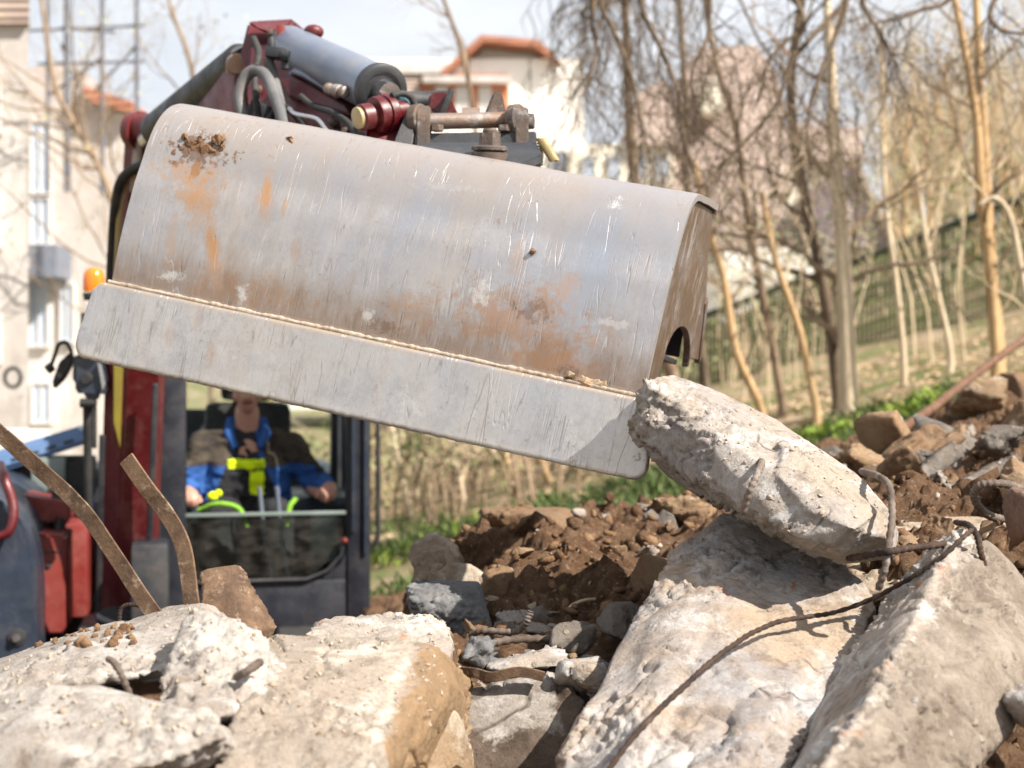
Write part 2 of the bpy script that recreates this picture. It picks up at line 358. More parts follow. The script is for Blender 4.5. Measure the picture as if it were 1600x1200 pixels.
def glassmat(name, tint, refl=.12):
    m = bpy.data.materials.new(name); m.use_nodes = True; t = m.node_tree; t.nodes.clear()
    o = t.nodes.new('ShaderNodeOutputMaterial'); tr = t.nodes.new('ShaderNodeBsdfTransparent'); gl = t.nodes.new('ShaderNodeBsdfGlossy')
    tr.inputs[0].default_value = tint; gl.inputs['Roughness'].default_value = .04; gl.inputs[0].default_value = (.9, 1, .97, 1)
    fr = t.nodes.new('ShaderNodeFresnel'); fr.inputs[0].default_value = 1.5
    mx = t.nodes.new('ShaderNodeMixShader'); t.links.new(fr.outputs[0], mx.inputs[0]); t.links.new(tr.outputs[0], mx.inputs[1]); t.links.new(gl.outputs[0], mx.inputs[2])
    df = t.nodes.new('ShaderNodeBsdfDiffuse'); df.inputs[0].default_value = (.5, .47, .42, 1)
    nz = t.nodes.new('ShaderNodeTexNoise'); nz.inputs['Scale'].default_value = 6; nz.inputs['Detail'].default_value = 6
    rp = t.nodes.new('ShaderNodeMapRange'); rp.inputs[1].default_value = .4; rp.inputs[2].default_value = .8; rp.inputs[3].default_value = .01; rp.inputs[4].default_value = refl
    t.links.new(nz.outputs[0], rp.inputs[0])
    m2 = t.nodes.new('ShaderNodeMixShader'); t.links.new(rp.outputs[0], m2.inputs[0]); t.links.new(mx.outputs[0], m2.inputs[1]); t.links.new(df.outputs[0], m2.inputs[2])
    t.links.new(m2.outputs[0], o.inputs[0]); return m
M['glass'] = glassmat('clear_glass', (.82, .90, .86, 1), .06)
M['glass_dark'] = glassmat('dusty_tinted_glass', (.55, .64, .60, 1), .09)
def amber():
    n = NT('amber_lens', .15, 0, .6); n.col((.95, .25, .01, 1)); n.b.inputs['Transmission Weight'].default_value = .25
    n.b.inputs['Subsurface Weight'].default_value = .0; n.b.inputs['Coat Weight'].default_value = .5; return n.m
M['amber'] = amber()
def cloth(name, a, b):
    n = NT(name, .9, 0, .15); n.col(n.mix(n.ramp(n.noise(9, 5, .6), [(.35, 0.), (.65, 1.)]), a, b)); n.bump(n.noise(16, 5, .6), .02, .6); return n.m
M['jblue'] = cloth('blue_work_cloth', (.022, .07, .23, 1), (.04, .11, .32, 1))
M['jdark'] = cloth('brown_black_work_cloth', (.03, .026, .024, 1), (.085, .068, .052, 1))
M['overall'] = cloth('black_overall_cloth', (.018, .018, .02, 1), (.03, .03, .033, 1))
M['neon'] = cloth('fluorescent_yellow_cloth', (.62, .80, .01, 1), (.66, .85, .02, 1))
M['neon_green'] = cloth('fluorescent_green_hose', (.17, .38, .03, 1), (.22, .44, .05, 1))
M['hair'] = cloth('dark_hair', (.012, .01, .01, 1), (.02, .016, .014, 1))
def skin():
    n = NT('skin', .55, 0, .4); n.col(n.mix(n.noise(8, 4, .6), (.42, .21, .155, 1), (.50, .27, .20, 1))); n.b.inputs['Subsurface Weight'].default_value = .05; return n.m
M['skin'] = skin()
M['lips'] = cloth('lips_and_eyes', (.12, .03, .03, 1), (.14, .04, .04, 1))
def bark(name, a, b, sc=8):
    n = NT(name, .92, 0, .15)
    c = n.mix(n.ramp(n.noise(sc, 6, .65, n.map(scale=(1, 1, .25))), [(.38, 0.), (.62, 1.)]), a, b)
    n.col(c); n.bump(n.noise(sc*4, 6, .7, n.map(scale=(1, 1, .3))), .02, .8); return n.m
M['bark_pale'] = bark('pale_tan_bark', (.50, .40, .28, 1), (.64, .54, .40, 1))
M['bark_orange'] = bark('warm_tan_bark', (.42, .27, .14, 1), (.52, .36, .2, 1))
M['bark_brown'] = bark('brown_bark', (.17, .12, .08, 1), (.27, .20, .14, 1))
M['bark_dark'] = bark('dark_bark', (.11, .082, .06, 1), (.20, .15, .105, 1))
M['twig_tan'] = bark('dry_tan_twigs', (.50, .39, .26, 1), (.60, .49, .34, 1))
M['twig_brown'] = bark('brown_twigs', (.22, .16, .11, 1), (.34, .25, .17, 1))

# ------------------------------------------------------------------ terrain
def base_h(x, y):
    x = np.asarray(x, float); y = np.asarray(y, float)
    ramp = .22+.28*(np.log1p(np.exp(1.6*(x+1.35)))/1.6)
    z = ramp*sstep(y, 3.5, 8.5)
    z = z-.33*sstep(-x, .2, 1.6)*sstep(y, 3.5, 8.5)*sstep(-y, -9, -6)
    z = np.where(x > 9, z-(x-9)*.28*sstep(x, 9, 14), z)
    z += np.clip(y-19, 0, 34)*.12*sstep(x, 0, 9)+np.clip(y-60, 0, 90)*.13
    return z
def ground_h(x, y):
    x = np.asarray(x, float); y = np.asarray(y, float)
    p = np.stack([x.ravel(), y.ravel(), 0*x.ravel()], 1)
    return base_h(x, y)+.05*fbm(p, .7, 4).reshape(x.shape)
_axx = np.concatenate([-np.geomspace(400, 12, 24), np.linspace(-11.5, 14, 180), np.geomspace(15, 400, 24)])
_axy = np.concatenate([-np.geomspace(200, 3, 14), np.linspace(-2.5, 26, 200), np.geomspace(27, 600, 30)])
gx, gy = np.meshgrid(_axx, _axy); gz = ground_h(gx, gy)
nx, ny = len(_axx), len(_axy)
ii = (np.arange(ny-1)[:, None]*nx+np.arange(nx-1)[None, :]).ravel()
np_quads = lambda ii, nx: np.stack([ii, ii+1, ii+nx+1, ii+nx], 1)
g = np_mesh('ground', np.stack([gx.ravel(), gy.ravel(), gz.ravel()], 1), np_quads(ii, nx), M['ground'], sm=True)
tag(g, kind='structure', label='grassy earth bank rising to the right under the trees')

HP = [(800,1460,1.5),(400,1460,1.6),(100,1460,1.7),(1200,1460,1.6),(1550,1460,1.6),(850,1320,2.0),(850,1230,2.4),(450,1200,2.1),(1100,1200,2.4),(1400,1150,2.4),(850,1050,2.75),(860,960,3.0),(700,1010,2.7),
      (860,905,3.35),(700,905,3.45),(1000,905,3.2),(860,850,3.8),(1000,835,3.8),(740,835,3.9),(680,860,3.8),(860,810,4.2),(1060,812,4.1),(960,806,4.25),
      (1250,880,3.0),(1450,855,2.9),(1600,850,2.8),(1450,775,3.4),(1600,760,3.3),(1350,790,3.6),(1450,735,4.0),(1590,700,4.2),(1340,745,4.4),
      (1500,675,5.2),(1590,640,5.6),(1400,705,5.4),(1250,735,5.2),(1590,585,6.6),(1480,640,6.8),(1180,760,4.8)]
HX = [P(*q) for q in HP]
hpx = [(v.x, v.y, v.z) for v in HX]+[(-.36, 3.6, .62), (-.44, 3.3, .5), (-.42, 3.0, .62), (-.5, 3.8, .4), (-.62, 3.0, .45), (-.36, 4.2, .6), (-1.6, 2.2, .85), (-2.4, 2.2, .6), (-1.2, 3.0, .25), (-.8, 3.6, .25), (-.45, 3.9, .55), (-.5, 4.6, .2), (-2.2, 3.2, .1), (0.1, 5.0, .75), (-.2, 5.2, .4),
      (.6, 5.0, 1.0), (0, .9, .6), (-1.5, 1, .5), (1.5, 1, .7), (-.8, 2.6, .6), (-.6,2.2,.8), (-1.2, 3.8, .05), (-1.0, 4.4, .0), (-2, 4.4, 0), (-.9, 5.2, .05), (-1.8, 5.5, 0), (-.8, 3.2, .35), (2.6, 2.2, 1.2), (3.4, 3.5, 1.3), (-3.2, 2, .1), (0, -.2, .2), (-2, -.2, 0), (2, -.2, .2), (4, .5, .2), (5, 3, .6), (4.5, 5.5, 1.5), (1.2, 6.2, .95)]
hpx = np.array(hpx)
def heap_h(x, y, noise=True):
    x = np.asarray(x, float); y = np.asarray(y, float); sh = x.shape; X, Y = x.ravel(), y.ravel()
    d2 = (X[:, None]-hpx[None, :, 0])**2+(Y[:, None]-hpx[None, :, 1])**2+.012
    W = d2**-1.9; z = (W*hpx[None, :, 2]).sum(1)/W.sum(1)
    edge = np.minimum.reduce([sstep(X, -3.6, -2.6), sstep(-X, -5.2, -4.0), sstep(Y, -.6, .4), sstep(-Y, -7.6, -6.2)])
    z = z*edge+(base_h(X, Y)-.15)*(1-edge)
    if noise:
        p = np.stack([X, Y, 0*X], 1)
        z += (.045*fbm(p, 2.6, 3)+.055*np.abs(fbm(p, 8, 5, .55, off=2))+.012*fbm(p, 34, 3, .6, off=4))*edge
    return z.reshape(sh)
hxx = np.concatenate([np.linspace(-3.7, -.7, 90), np.linspace(-.68, 2.4, 300), np.linspace(2.43, 5.3, 90)])
hyy = np.concatenate([np.linspace(-.7, 1.9, 50), np.linspace(1.92, 5.6, 330), np.linspace(5.63, 7.7, 60)])
hx_, hy_ = np.meshgrid(hxx, hyy); hz_ = np.concatenate([heap_h(hx_[i:i+20], hy_[i:i+20]) for i in range(0, len(hyy), 20)])
ii = (np.arange(len(hyy)-1)[:, None]*len(hxx)+np.arange(len(hxx)-1)[None, :]).ravel()
HV = np.stack([hx_.ravel(), hy_.ravel(), hz_.ravel()], 1)
# break the heightfield sideways a little so that lumps overhang
HV[:, 0] += .018*fbm(HV, 14, 3, off=7); HV[:, 1] += .018*fbm(HV, 14, 3, off=9)
h = np_mesh('soil_terrain', HV, np_quads(ii, len(hxx)), M['soil'], sm=True)
tag(h, kind='structure', label='heap of loose brown soil under the broken concrete')

def scatter_clods(name, n, region, size, mat, label, surf=None, seed=1, power=2.2, flat=.75):
    r = np.random.default_rng(seed)
    bm = bmesh.new(); bmesh.ops.create_icosphere(bm, subdivisions=1, radius=1); V0 = np.array([v.co[:] for v in bm.verts]); F0 = np.array([[v.index for v in f.verts] for f in bm.faces]); bm.free()
    if surf is None:
        x = r.uniform(region[0], region[1], n); y = r.uniform(region[2], region[3], n); z = heap_h(x, y)
    else:
        x, y, z = surf
        n = len(x)
    s = size[0]+(size[1]-size[0])*r.random(n)**power
    A = r.normal(size=(n, 3, 3)); Q = np.linalg.qr(A)[0]
    V = np.repeat(V0[None], n, 0)*(1+.28*r.normal(size=(n, len(V0), 1)))
    V = V*np.stack([1+.3*r.normal(size=n), 1+.25*r.normal(size=n), flat+.15*r.normal(size=n)], 1)[:, None, :]
    V = np.einsum('nij,nkj->nki', Q, V)*s[:, None, None]+np.stack([x, y, z+s*.25], 1)[:, None, :]
    Fa = (F0[None]+(np.arange(n)*len(V0))[:, None, None]).reshape(-1, 3)
    o = np_mesh(name, V.reshape(-1, 3), Fa, mat)
    return tag(o, label, None, None, 'stuff')
scatter_clods('soil_clods', 11000, (-.6, 2.6, 2.2, 5.4), (.002, .020), M['clod'], 'loose brown clods of earth over the soil heap', seed=2, power=5)
scatter_clods('soil_chunks', 420, (-.5, 2.6, 2.5, 5.4), (.010, .045), M['soil'], 'larger crumbling lumps of brown earth on the heap', seed=8, power=3)
scatter_clods('gravel', 1500, (-.7, 2.8, 2.0, 5.6), (.002, .009), M['crumb'], 'small pale crumbs of broken concrete strewn on the soil', seed=3, power=4)

# ------------------------------------------------------------------ rocks
def remeshed(V, Fs, vox):
    me = bpy.data.meshes.new('t'); me.from_pydata([tuple(v) for v in V], [], [tuple(f) for f in Fs]); me.update()
    o = bpy.data.objects.new('t', me); COL.objects.link(o)
    m = o.modifiers.new('r', 'REMESH'); m.mode = 'VOXEL'; m.voxel_size = vox; m.adaptivity = 0
    dg = bpy.context.evaluated_depsgraph_get(); ev = o.evaluated_get(dg); r = bpy.data.meshes.new_from_object(ev)
    bpy.data.objects.remove(o); bpy.data.meshes.remove(me); return r
def hullmesh(points):
    bm = bmesh.new()
    for p in points: bm.verts.new(p)
    bmesh.ops.convex_hull(bm, input=bm.verts[:], use_existing_faces=False)
    for v in [v for v in bm.verts if not v.link_faces]: bm.verts.remove(v)
    bm.verts.index_update(); bmesh.ops.recalc_face_normals(bm, faces=bm.faces[:])
    V = [v.co.copy() for v in bm.verts]; Fs = [[v.index for v in f.verts] for f in bm.faces]; bm.free(); return V, Fs
def npv(me):
    a = np.empty(len(me.vertices)*3, dtype=np.float32); me.vertices.foreach_get('co', a); return a.reshape(-1, 3).astype(float)
def rockify(me, seed=0, chip=1., big=.012, mid=.005, fine=.0016, bs=5.0, soft=1., terr=.007):
    fine *= .8
    V = npv(me); ne = len(me.edges); E = np.empty(ne*2, dtype=np.int32); me.edges.foreach_get('vertices', E); E = E.reshape(-1, 2)
    deg = np.bincount(E.ravel(), minlength=len(V)).astype(float)[:, None]; deg[deg == 0] = 1
    S = V.copy()
    def sm(S, k):
        for _ in range(k):
            A = np.stack([np.bincount(E[:, 0], weights=S[E[:, 1], c], minlength=len(V))+np.bincount(E[:, 1], weights=S[E[:, 0], c], minlength=len(V)) for c in range(3)], 1)/deg
            S = S*.3+A*.7
        return S
    S = sm(V, int(9*soft))
    wgt = np.clip(.35+1.5*fbm(V, 9, 3, off=seed), 0, 1.3)*chip
    V = V+(S-V)*wgt[:, None]
    me.vertices.foreach_set('co', V.astype(np.float32).ravel()); me.update()
    nn = np.empty(len(V)*3, dtype=np.float32); me.vertices.foreach_get('normal', nn); nn = nn.reshape(-1, 3)
    rough = sstep(fbm(V, 2.6, 5, .62, off=seed+3), .02, .14)
    d = big*fbm(V, bs, 3, off=seed+1)+mid*(.06+.8*rough)*fbm(V, 19, 5, .62, off=seed+2)+fine*(.15+1.6*rough)*fbm(V, 95, 2, off=seed+4)
    tf = fbm(V*np.array([1, 1, 1.8]), 3.6, 4, .5, off=seed+11)*5; fr_ = tf-np.floor(tf)
    d += terr*(np.floor(tf)+sstep(fr_, .44, .56)-tf)*(.12+rough)
    d += mid*.8*rough*(np.abs(fbm(V, 11, 4, .5, off=seed+12))-.3) - .004*rough*sstep(fbm(V, 40, 2, off=seed+13), .35, .6)
    rid = 1-np.abs(fbm(V, 5.5, 3, off=seed+6)); d -= .010*chip*sstep(rid, .93, 1.0)*(fbm(V, 2, 2, off=seed+8) > .05)
    V = V+nn*d[:, None]
    me.vertices.foreach_set('co', V.astype(np.float32).ravel()); me.update()
    me.polygons.foreach_set('use_smooth', [True]*len(me.polygons)); return me
def rock(name, label, cat, hulls, mat, vox=.008, seed=0, parent=None, group=None, cut=None, **k):
    V, Fs = [], []
    for hl in hulls:
        v, f = hullmesh(hl); n = len(V); V += v; Fs += [[i+n for i in q] for q in f]
    me = rockify(remeshed(V, Fs, vox), seed, **k); me.name = name
    o = link(name, me, mat, parent)
    # give the thing an origin of its own
    if parent is None:
        vv = npv(me); c = vv.mean(0); c[2] = vv[:, 2].min()
        vv -= c; me.vertices.foreach_set('co', vv.astype(np.float32).ravel()); me.update(); o.location = c
        tag(o, label, cat, group)
    return o
def ext(pts, vec, shrink=.0):
    A = [P(*p) for p in pts]; v = Vector(vec); c = sum(A, Vector())/len(A)
    return A+[a+(c-a)*shrink+v for a in A]

CH = 'broken concrete in the foreground'
rA = rock('concrete_boulder', 'cream white boulder with pinkish left side in the bottom left corner', 'rubble block',
    [ext([(-60,1105,1.95),(80,1068,1.9),(150,1070,1.95),(235,1105,1.85),(330,1118,1.8),(352,1150,1.75),(290,1185,1.72),(200,1205,1.7),(60,1235,1.68),(-60,1250,1.7)], (0, .30, -.12), .1),
     ext([(-60,1150,1.75),(60,1140,1.74),(120,1180,1.68),(90,1290,1.64),(-60,1300,1.66)], (0, .3, -.1))], M['con_pale'], .005, 11, mid=.009, soft=.5, big=.008)
rB = rock('tilted_concrete_slab', 'long tan slab tilted up to the right with crumbs on top and a dark hollow beneath', 'concrete slab',
    [ext([(-60,1050,2.35),(60,1008,2.4),(140,982,2.45),(262,948,2.45),(318,946,2.4),(330,975,2.3),(285,1040,2.15),(240,1052,2.12),(130,1062,2.1),(-60,1098,2.05)], (0.02, .16, -.035), .02)], M['con_pale'], .005, 12, mid=.007, soft=.5, big=.006)
rC = rock('rough_concrete_wedge', 'pale rough peaked chunk standing in front of the tilted left slab', 'rubble block',
    [ext([(298,948,2.2),(332,965,2.16),(398,1002,2.12),(430,1042,2.1),(418,1080,2.02),(350,1120,1.92),(300,1125,1.9),(238,1096,1.98),(262,1035,2.08),(285,985,2.16)], (.05, .28, -.10), .0)], M['con_pale'], .005, 13, mid=.011, soft=.5, big=.010)
rD = rock('concrete_block', 'large tan block with a brown right face and a white broken edge', 'rubble block',
    [ext([(418,992,2.25),(620,998,2.28),(684,1010,2.24),(660,1085,2.08),(600,1165,1.92),(560,1260,1.8),(300,1290,1.75),(350,1160,1.88),(400,1085,2.0)], (.05, .30, -.12), .0),
     ext([(684,1010,2.24),(706,1062,2.22),(702,1100,2.18),(655,1150,2.1),(620,1260,1.98),(560,1260,1.8),(600,1165,1.92),(660,1085,2.08)], (.02, .25, -.1), .0)], M['con_zone_tan'], .0048, 14, mid=.006, big=.005, soft=.45)
rD2 = rock('broken_concrete_lump', 'jagged brown lump below the brown face of the large tan block', 'rubble block',
    [ext([(655,1140,2.2),(705,1115,2.25),(722,1130,2.28),(738,1190,2.25),(730,1290,2.2),(590,1290,2.05),(610,1200,2.1)], (0, .25, -.05), .0)], M['stone_tan'], .007, 15, mid=.012)
rE = rock('flat_concrete_piece', 'flat pale piece with rust spots lying behind the large tan block', 'concrete piece',
    [ext([(478,990,2.5),(505,968,2.6),(600,954,2.75),(655,956,2.75),(704,966,2.7),(713,1000,2.6),(702,1040,2.45),(600,1030,2.42),(480,1020,2.42)], (.0, .14, -.07), .0)], M['con_mix'], .007, 16)
rL = rock('big_concrete_slab', 'huge tan slab leaning back at the bottom centre right, a long rusty bar lying across it', 'concrete slab',
    [ext([(1125,798,2.85),(1185,800,2.85),(1245,832,2.78),(1340,905,2.62),(1372,948,2.52),(1330,1020,2.34),(1230,1200,2.0),(1185,1300,1.86),(850,1300,1.95),(866,1200,2.1),(905,1120,2.25),(962,1000,2.46),(1048,868,2.72)], (.07, .26, -.12), .0),
     ext([(1040,900,2.62),(1110,850,2.70),(1160,870,2.64),(1130,960,2.44),(1040,1120,2.12),(930,1290,1.84),(870,1290,1.92),(905,1150,2.16)], (.04, .1, -.02), 0), ext([(1150,1020,2.40),(1260,960,2.47),(1300,985,2.40),(1200,1150,2.06),(1090,1300,1.80),(1060,1280,1.84)], (.05, .1, -.02), 0),
     ext([(1128,797,2.83),(1205,812,2.80),(1268,868,2.68),(1274,900,2.62),(1262,940,2.53),(1212,1010,2.37),(1105,1170,2.04),(1050,1300,1.86),(860,1300,1.92),(868,1200,2.08),(962,1000,2.435),(1048,868,2.70)], (.05, .12, -.02), .0)],
    M['con_slab'], .0055, 21, mid=.0035, big=.012, fine=.0014, chip=.8, terr=.008, soft=.5)
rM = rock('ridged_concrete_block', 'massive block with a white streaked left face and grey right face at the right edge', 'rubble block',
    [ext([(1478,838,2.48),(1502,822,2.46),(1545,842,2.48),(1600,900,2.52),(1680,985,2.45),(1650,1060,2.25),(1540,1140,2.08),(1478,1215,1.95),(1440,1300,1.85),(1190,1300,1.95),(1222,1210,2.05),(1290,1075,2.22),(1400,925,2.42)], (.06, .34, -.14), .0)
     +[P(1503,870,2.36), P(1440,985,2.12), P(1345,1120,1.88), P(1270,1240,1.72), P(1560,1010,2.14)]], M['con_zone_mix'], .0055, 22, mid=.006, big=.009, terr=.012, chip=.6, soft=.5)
rN = rock('leaning_concrete_slab', 'long grey slab with its upper end against the bucket lip, leaning down to the right', 'concrete slab',
    [ext([(1003,590,2.80),(1050,585,2.92),(1130,615,2.90),(1214,655,2.82),(1262,690,2.76),(1340,742,2.64),(1392,800,2.50),(1387,842,2.46),(1300,852,2.40),(1240,836,2.42),(1110,762,2.60),(1052,712,2.70),(1016,712,2.76),(984,660,2.80)], (.05, .13, -.05), .0)
     +[P(1080,690,2.68), P(1225,785,2.52), P(1330,825,2.38), P(1150,660,2.72)],
     ext([(1225,690,2.62),(1290,720,2.58),(1375,800,2.46),(1340,832,2.36),(1262,800,2.42),(1215,745,2.50)], (.0, .12, 0), 0), ext([(1010,640,2.72),(1060,640,2.74),(1075,700,2.68),(1030,716,2.71),(992,680,2.74)], (.0, .1, 0), 0)], M['con_grey'], .005, 23, mid=.008, big=.006, terr=.009, soft=.5, chip=.8)
rO = rock('buried_concrete_slab', 'flat tan slab lying behind the ridged block under a straight rusty rod', 'concrete slab',
    [ext([(1305,855,2.9),(1400,812,3.1),(1555,806,3.1),(1592,830,3.0),(1565,892,2.8),(1460,930,2.62),(1345,925,2.66)], (.02, .18, -.12), .0)], M['con_tan'], .008, 24)
rF = rock('dark_concrete_block', 'dusty grey block with soil and painted shade darkening its lower half under a torn steel strip', 'rubble block',
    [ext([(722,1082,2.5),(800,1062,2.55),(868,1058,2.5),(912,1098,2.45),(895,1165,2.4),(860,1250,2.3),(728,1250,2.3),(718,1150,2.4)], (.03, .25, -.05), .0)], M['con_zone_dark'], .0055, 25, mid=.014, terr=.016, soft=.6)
rG = rock('striated_stone', 'bluish streaked stone wedged between the dark block and the huge slab', 'stone',
    [ext([(700,1030,2.72),(800,1010,2.78),(900,1022,2.75),(955,1040,2.66),(940,1095,2.55),(880,1110,2.5),(760,1058,2.6)], (.0, .25, -.1), .0)], M['stone_grey'], .006, 26, mid=.012, terr=.012, soft=.6)
rH = rock('slate_block', 'blue grey block with a flat bright top beside the soil heap', 'stone block',
    [ext([(634,915,3.05),(660,905,3.15),(748,908,3.1),(752,940,3.0),(640,935,2.97)], (.01, .10, -.03), 0)+[P(645,975,3.02), P(690,1002,3.0), P(775,992,3.0), P(765,960,3.03)]], M['stone_grey'], .0045, 27, mid=.005, big=.004, soft=.6)
rI = rock('tan_wall_chunk', 'cream and orange chunk standing behind the blue grey block', 'rubble block',
    [ext([(676,880,3.35),(735,878,3.35),(758,900,3.32),(762,960,3.3),(700,985,3.3),(655,960,3.3)], (.02, .2, -.05), 0)], M['con_tan'], .006, 28, soft=.6)
rI2 = rock('pale_crumbling_chunk', 'small crumbling pale chunk at the left end of the soil heap', 'rubble block',
    [ext([(640,845,3.6),(690,838,3.65),(705,860,3.6),(700,905,3.5),(650,925,3.5),(645,880,3.52)], (.03, .2, -.05), 0)], M['con_tan'], .009, 29, mid=.012)
rJ = rock('flat_stone', 'flat layered grey stone lying in front of the soil with a bent bar before it', 'stone',
    [ext([(770,955,3.0),(800,948,3.15),(890,950,3.2),(932,962,3.1),(930,985,3.0),(860,992,2.95),(790,984,2.95)], (.0, .1, -.03), 0)], M['con_grey'], .007, 30, mid=.003, big=.004)

def lump(name, label, cat, px, py, d, wpx, hpx_, mat, seed, vox=.010, depth=None, sharp=1, n=16, group=None, mid=.006, tilt=0):
    n = 11; r = np.random.default_rng(seed); c = P(px, py, d); rx = wpx/2/F*d*1.08; rz = hpx_/2/F*d; ry = depth or (rx+rz)/2
    pts = []
    for _ in range(n):
        v = r.normal(size=3); v /= np.linalg.norm(v); v = np.sign(v)*np.abs(v)**(.75)
        v /= max(np.abs(v))**.55
        a = math.radians(tilt); X, Z = v[0]*rx, v[2]*rz
        pts.append(c+Vector((X*math.cos(a)+Z*math.sin(a), v[1]*ry, Z*math.cos(a)-X*math.sin(a))))
    return rock(name, label, cat, [pts], mat, vox, seed, group=group, mid=mid*1.6, big=.007, soft=.6, fine=.002)
L_ = [
 ('grey_chunk', 'grey chunk beside the right end of the torn steel strip', 'rubble block', 905, 1058, 2.50, 92, 66, 'con_grey', 61),
 ('flat_grey_chunk', 'flat broken grey chunk just behind the torn steel strip', 'rubble block', 825, 1030, 2.62, 130, 40, 'con_grey', 62),
 ('small_grey_chunk', 'small grey chunk between the flat pale piece and the torn strip', 'rubble block', 735, 1020, 2.62, 62, 56, 'stone_grey', 63),
 ('brown_chunk', 'brown crumbling chunk left of the dark dusty block', 'rubble block', 712, 1100, 2.42, 50, 70, 'stone_soil', 64),
 ('layered_chunk', 'dark layered chunk between the round grey stone and the flat stone', 'rubble block', 905, 1000, 2.72, 90, 50, 'con_dark', 65),
 ('triangular_stone', 'pointed tan stone sitting on top of the soil heap below the leaning slab', 'stone', 1060, 803, 4.0, 100, 74, 'stone_tan', 41),
 ('flat_brown_stone', 'broad brown soil covered stone at the crest of the soil heap', 'stone', 825, 832, 4.0, 170, 84, 'stone_soil', 42),
 ('small_white_stone', 'small white stone on the left slope of the soil heap crest', 'stone', 763, 826, 3.95, 26, 26, 'con_pale', 43),
 ('upright_stone', 'small upright whitish stone on the crest beside the broad brown stone', 'stone', 905, 812, 4.1, 24, 40, 'con_pale', 44),
 ('low_grey_stone', 'low pale grey stone on the crest left of the pointed stone', 'stone', 982, 806, 4.2, 44, 24, 'con_grey', 45),
 ('round_brown_stone', 'rounded brown stone half buried in the middle of the soil', 'stone', 895, 888, 3.4, 78, 38, 'stone_soil', 46),
 ('hollow_brown_stone', 'dark brown stone in the soil right of the cream and orange chunk', 'stone', 785, 915, 3.25, 60, 60, 'stone_soil', 47),
 ('leaning_brown_stone', 'large brown stone leaning against the left edge of the huge slab', 'stone', 1012, 912, 3.1, 92, 100, 'stone_soil', 48),
 ('round_grey_stone', 'smooth dusty grey stone low beside the left edge of the huge slab', 'stone', 972, 985, 2.85, 70, 84, 'con_dark', 49),
 ('dark_sharp_stone', 'dark angular stone in the soil above the flat layered stone', 'stone', 938, 925, 3.2, 46, 40, 'stone_grey', 50),
 ('pale_boulder', 'rounded tan boulder right behind the leaning slab', 'boulder', 1365, 722, 3.9, 96, 68, 'stone_tan', 51),
 ('dark_boulder', 'dark grey white patched stone on the right rubble bank near the picture edge', 'boulder', 1566, 692, 3.9, 80, 62, 'con_dark', 52),
 ('upper_boulder', 'big blurred tan boulder on the slope below the upper end of the pipe', 'boulder', 1530, 628, 5.6, 96, 82, 'stone_tan', 53),
 ('red_brown_stone', 'rusty red brown stone cut by the right picture edge above the ridged block', 'stone', 1600, 812, 2.6, 52, 104, 'stone_red', 54),
 ('corner_stone', 'grey stone in the bottom right corner under the ridged block', 'stone', 1606, 1135, 2.1, 92, 150, 'con_grey', 55),
 ('blue_grey_flat_stone', 'blue grey stone behind the right shoulder of the ridged block', 'stone', 1595, 892, 2.75, 90, 34, 'stone_grey', 56),
 ('brown_rubble_stone', 'brown stone wedged between the buried tan slab and the red brown stone', 'stone', 1558, 845, 2.85, 70, 74, 'stone_soil', 57),
 ('small_tan_stone', 'small tan stone on the right bank beside the tan boulder', 'stone', 1440, 712, 4.2, 40, 34, 'stone_tan', 58),
 ('bank_stone', 'brownish stone at the far right edge of the upper bank', 'stone', 1590, 610, 5.9, 70, 60, 'stone_soil', 59),
 ('edge_pale_stone', 'small cream stone under the crest at the left corner of the soil heap', 'stone', 765, 950, 3.1, 34, 40, 'con_tan', 60),
]
for nm, lb, ct, px, py, d, wd, hh, mt, sd in L_:
    lump(nm, lb, ct, px, py, d, wd, hh, M[mt], sd, vox=.0055 if d < 3.5 else .008)
def stone_set(name, label, group, n, spots, size, mats, seed, flat=.7):
    r = np.random.default_rng(seed); pr = []
    for k in range(5):
        pts = []
        for _ in range(12):
            v = r.normal(size=3); v /= np.linalg.norm(v); v /= max(np.abs(v))**.6; pts.append(Vector((v[0]*.05, v[1]*.04, v[2]*.05*flat)))
        me = rockify(remeshed(*hullmesh(pts), .0035), 400+seed*9+k, mid=.004, big=.005, soft=.5, terr=.004); me.name = name; me.materials.append(mats[k % len(mats)]); pr.append(me)
    for i in range(n):
        x = r.uniform(spots[0], spots[1]); y = r.uniform(spots[2], spots[3]); s_ = size[0]+(size[1]-size[0])*r.random()**1.8
        o = bpy.data.objects.new(name, pr[i % 5]); COL.objects.link(o); o.location = (x, y, float(heap_h(np.array([x]), np.array([y]))[0])+.012*s_)
        o.rotation_euler = (r.normal()*.5, r.normal()*.5, r.uniform(0, 6.28)); o.scale = (s_, s_*r.uniform(.7, 1.1), s_); tag(o, label, 'stone', group)
stone_set('stone', 'small rough stone half buried in the brown soil of the middle heap', 'small stones in the middle soil heap', 60, (-.35, 1.0, 2.75, 4.2), (.25, 1.5), [M['stone_tan'], M['stone_soil'], M['con_pale'], M['stone_soil'], M['con_dark']], 1)
stone_set('broken_piece', 'flat broken piece of concrete or stone lying on the right rubble bank', 'broken pieces on the right rubble bank', 70, (.95, 2.6, 3.0, 5.2), (.6, 3.2), [M['con_dark'], M['stone_tan'], M['stone_soil'], M['con_grey'], M['con_dark']], 2, .38)
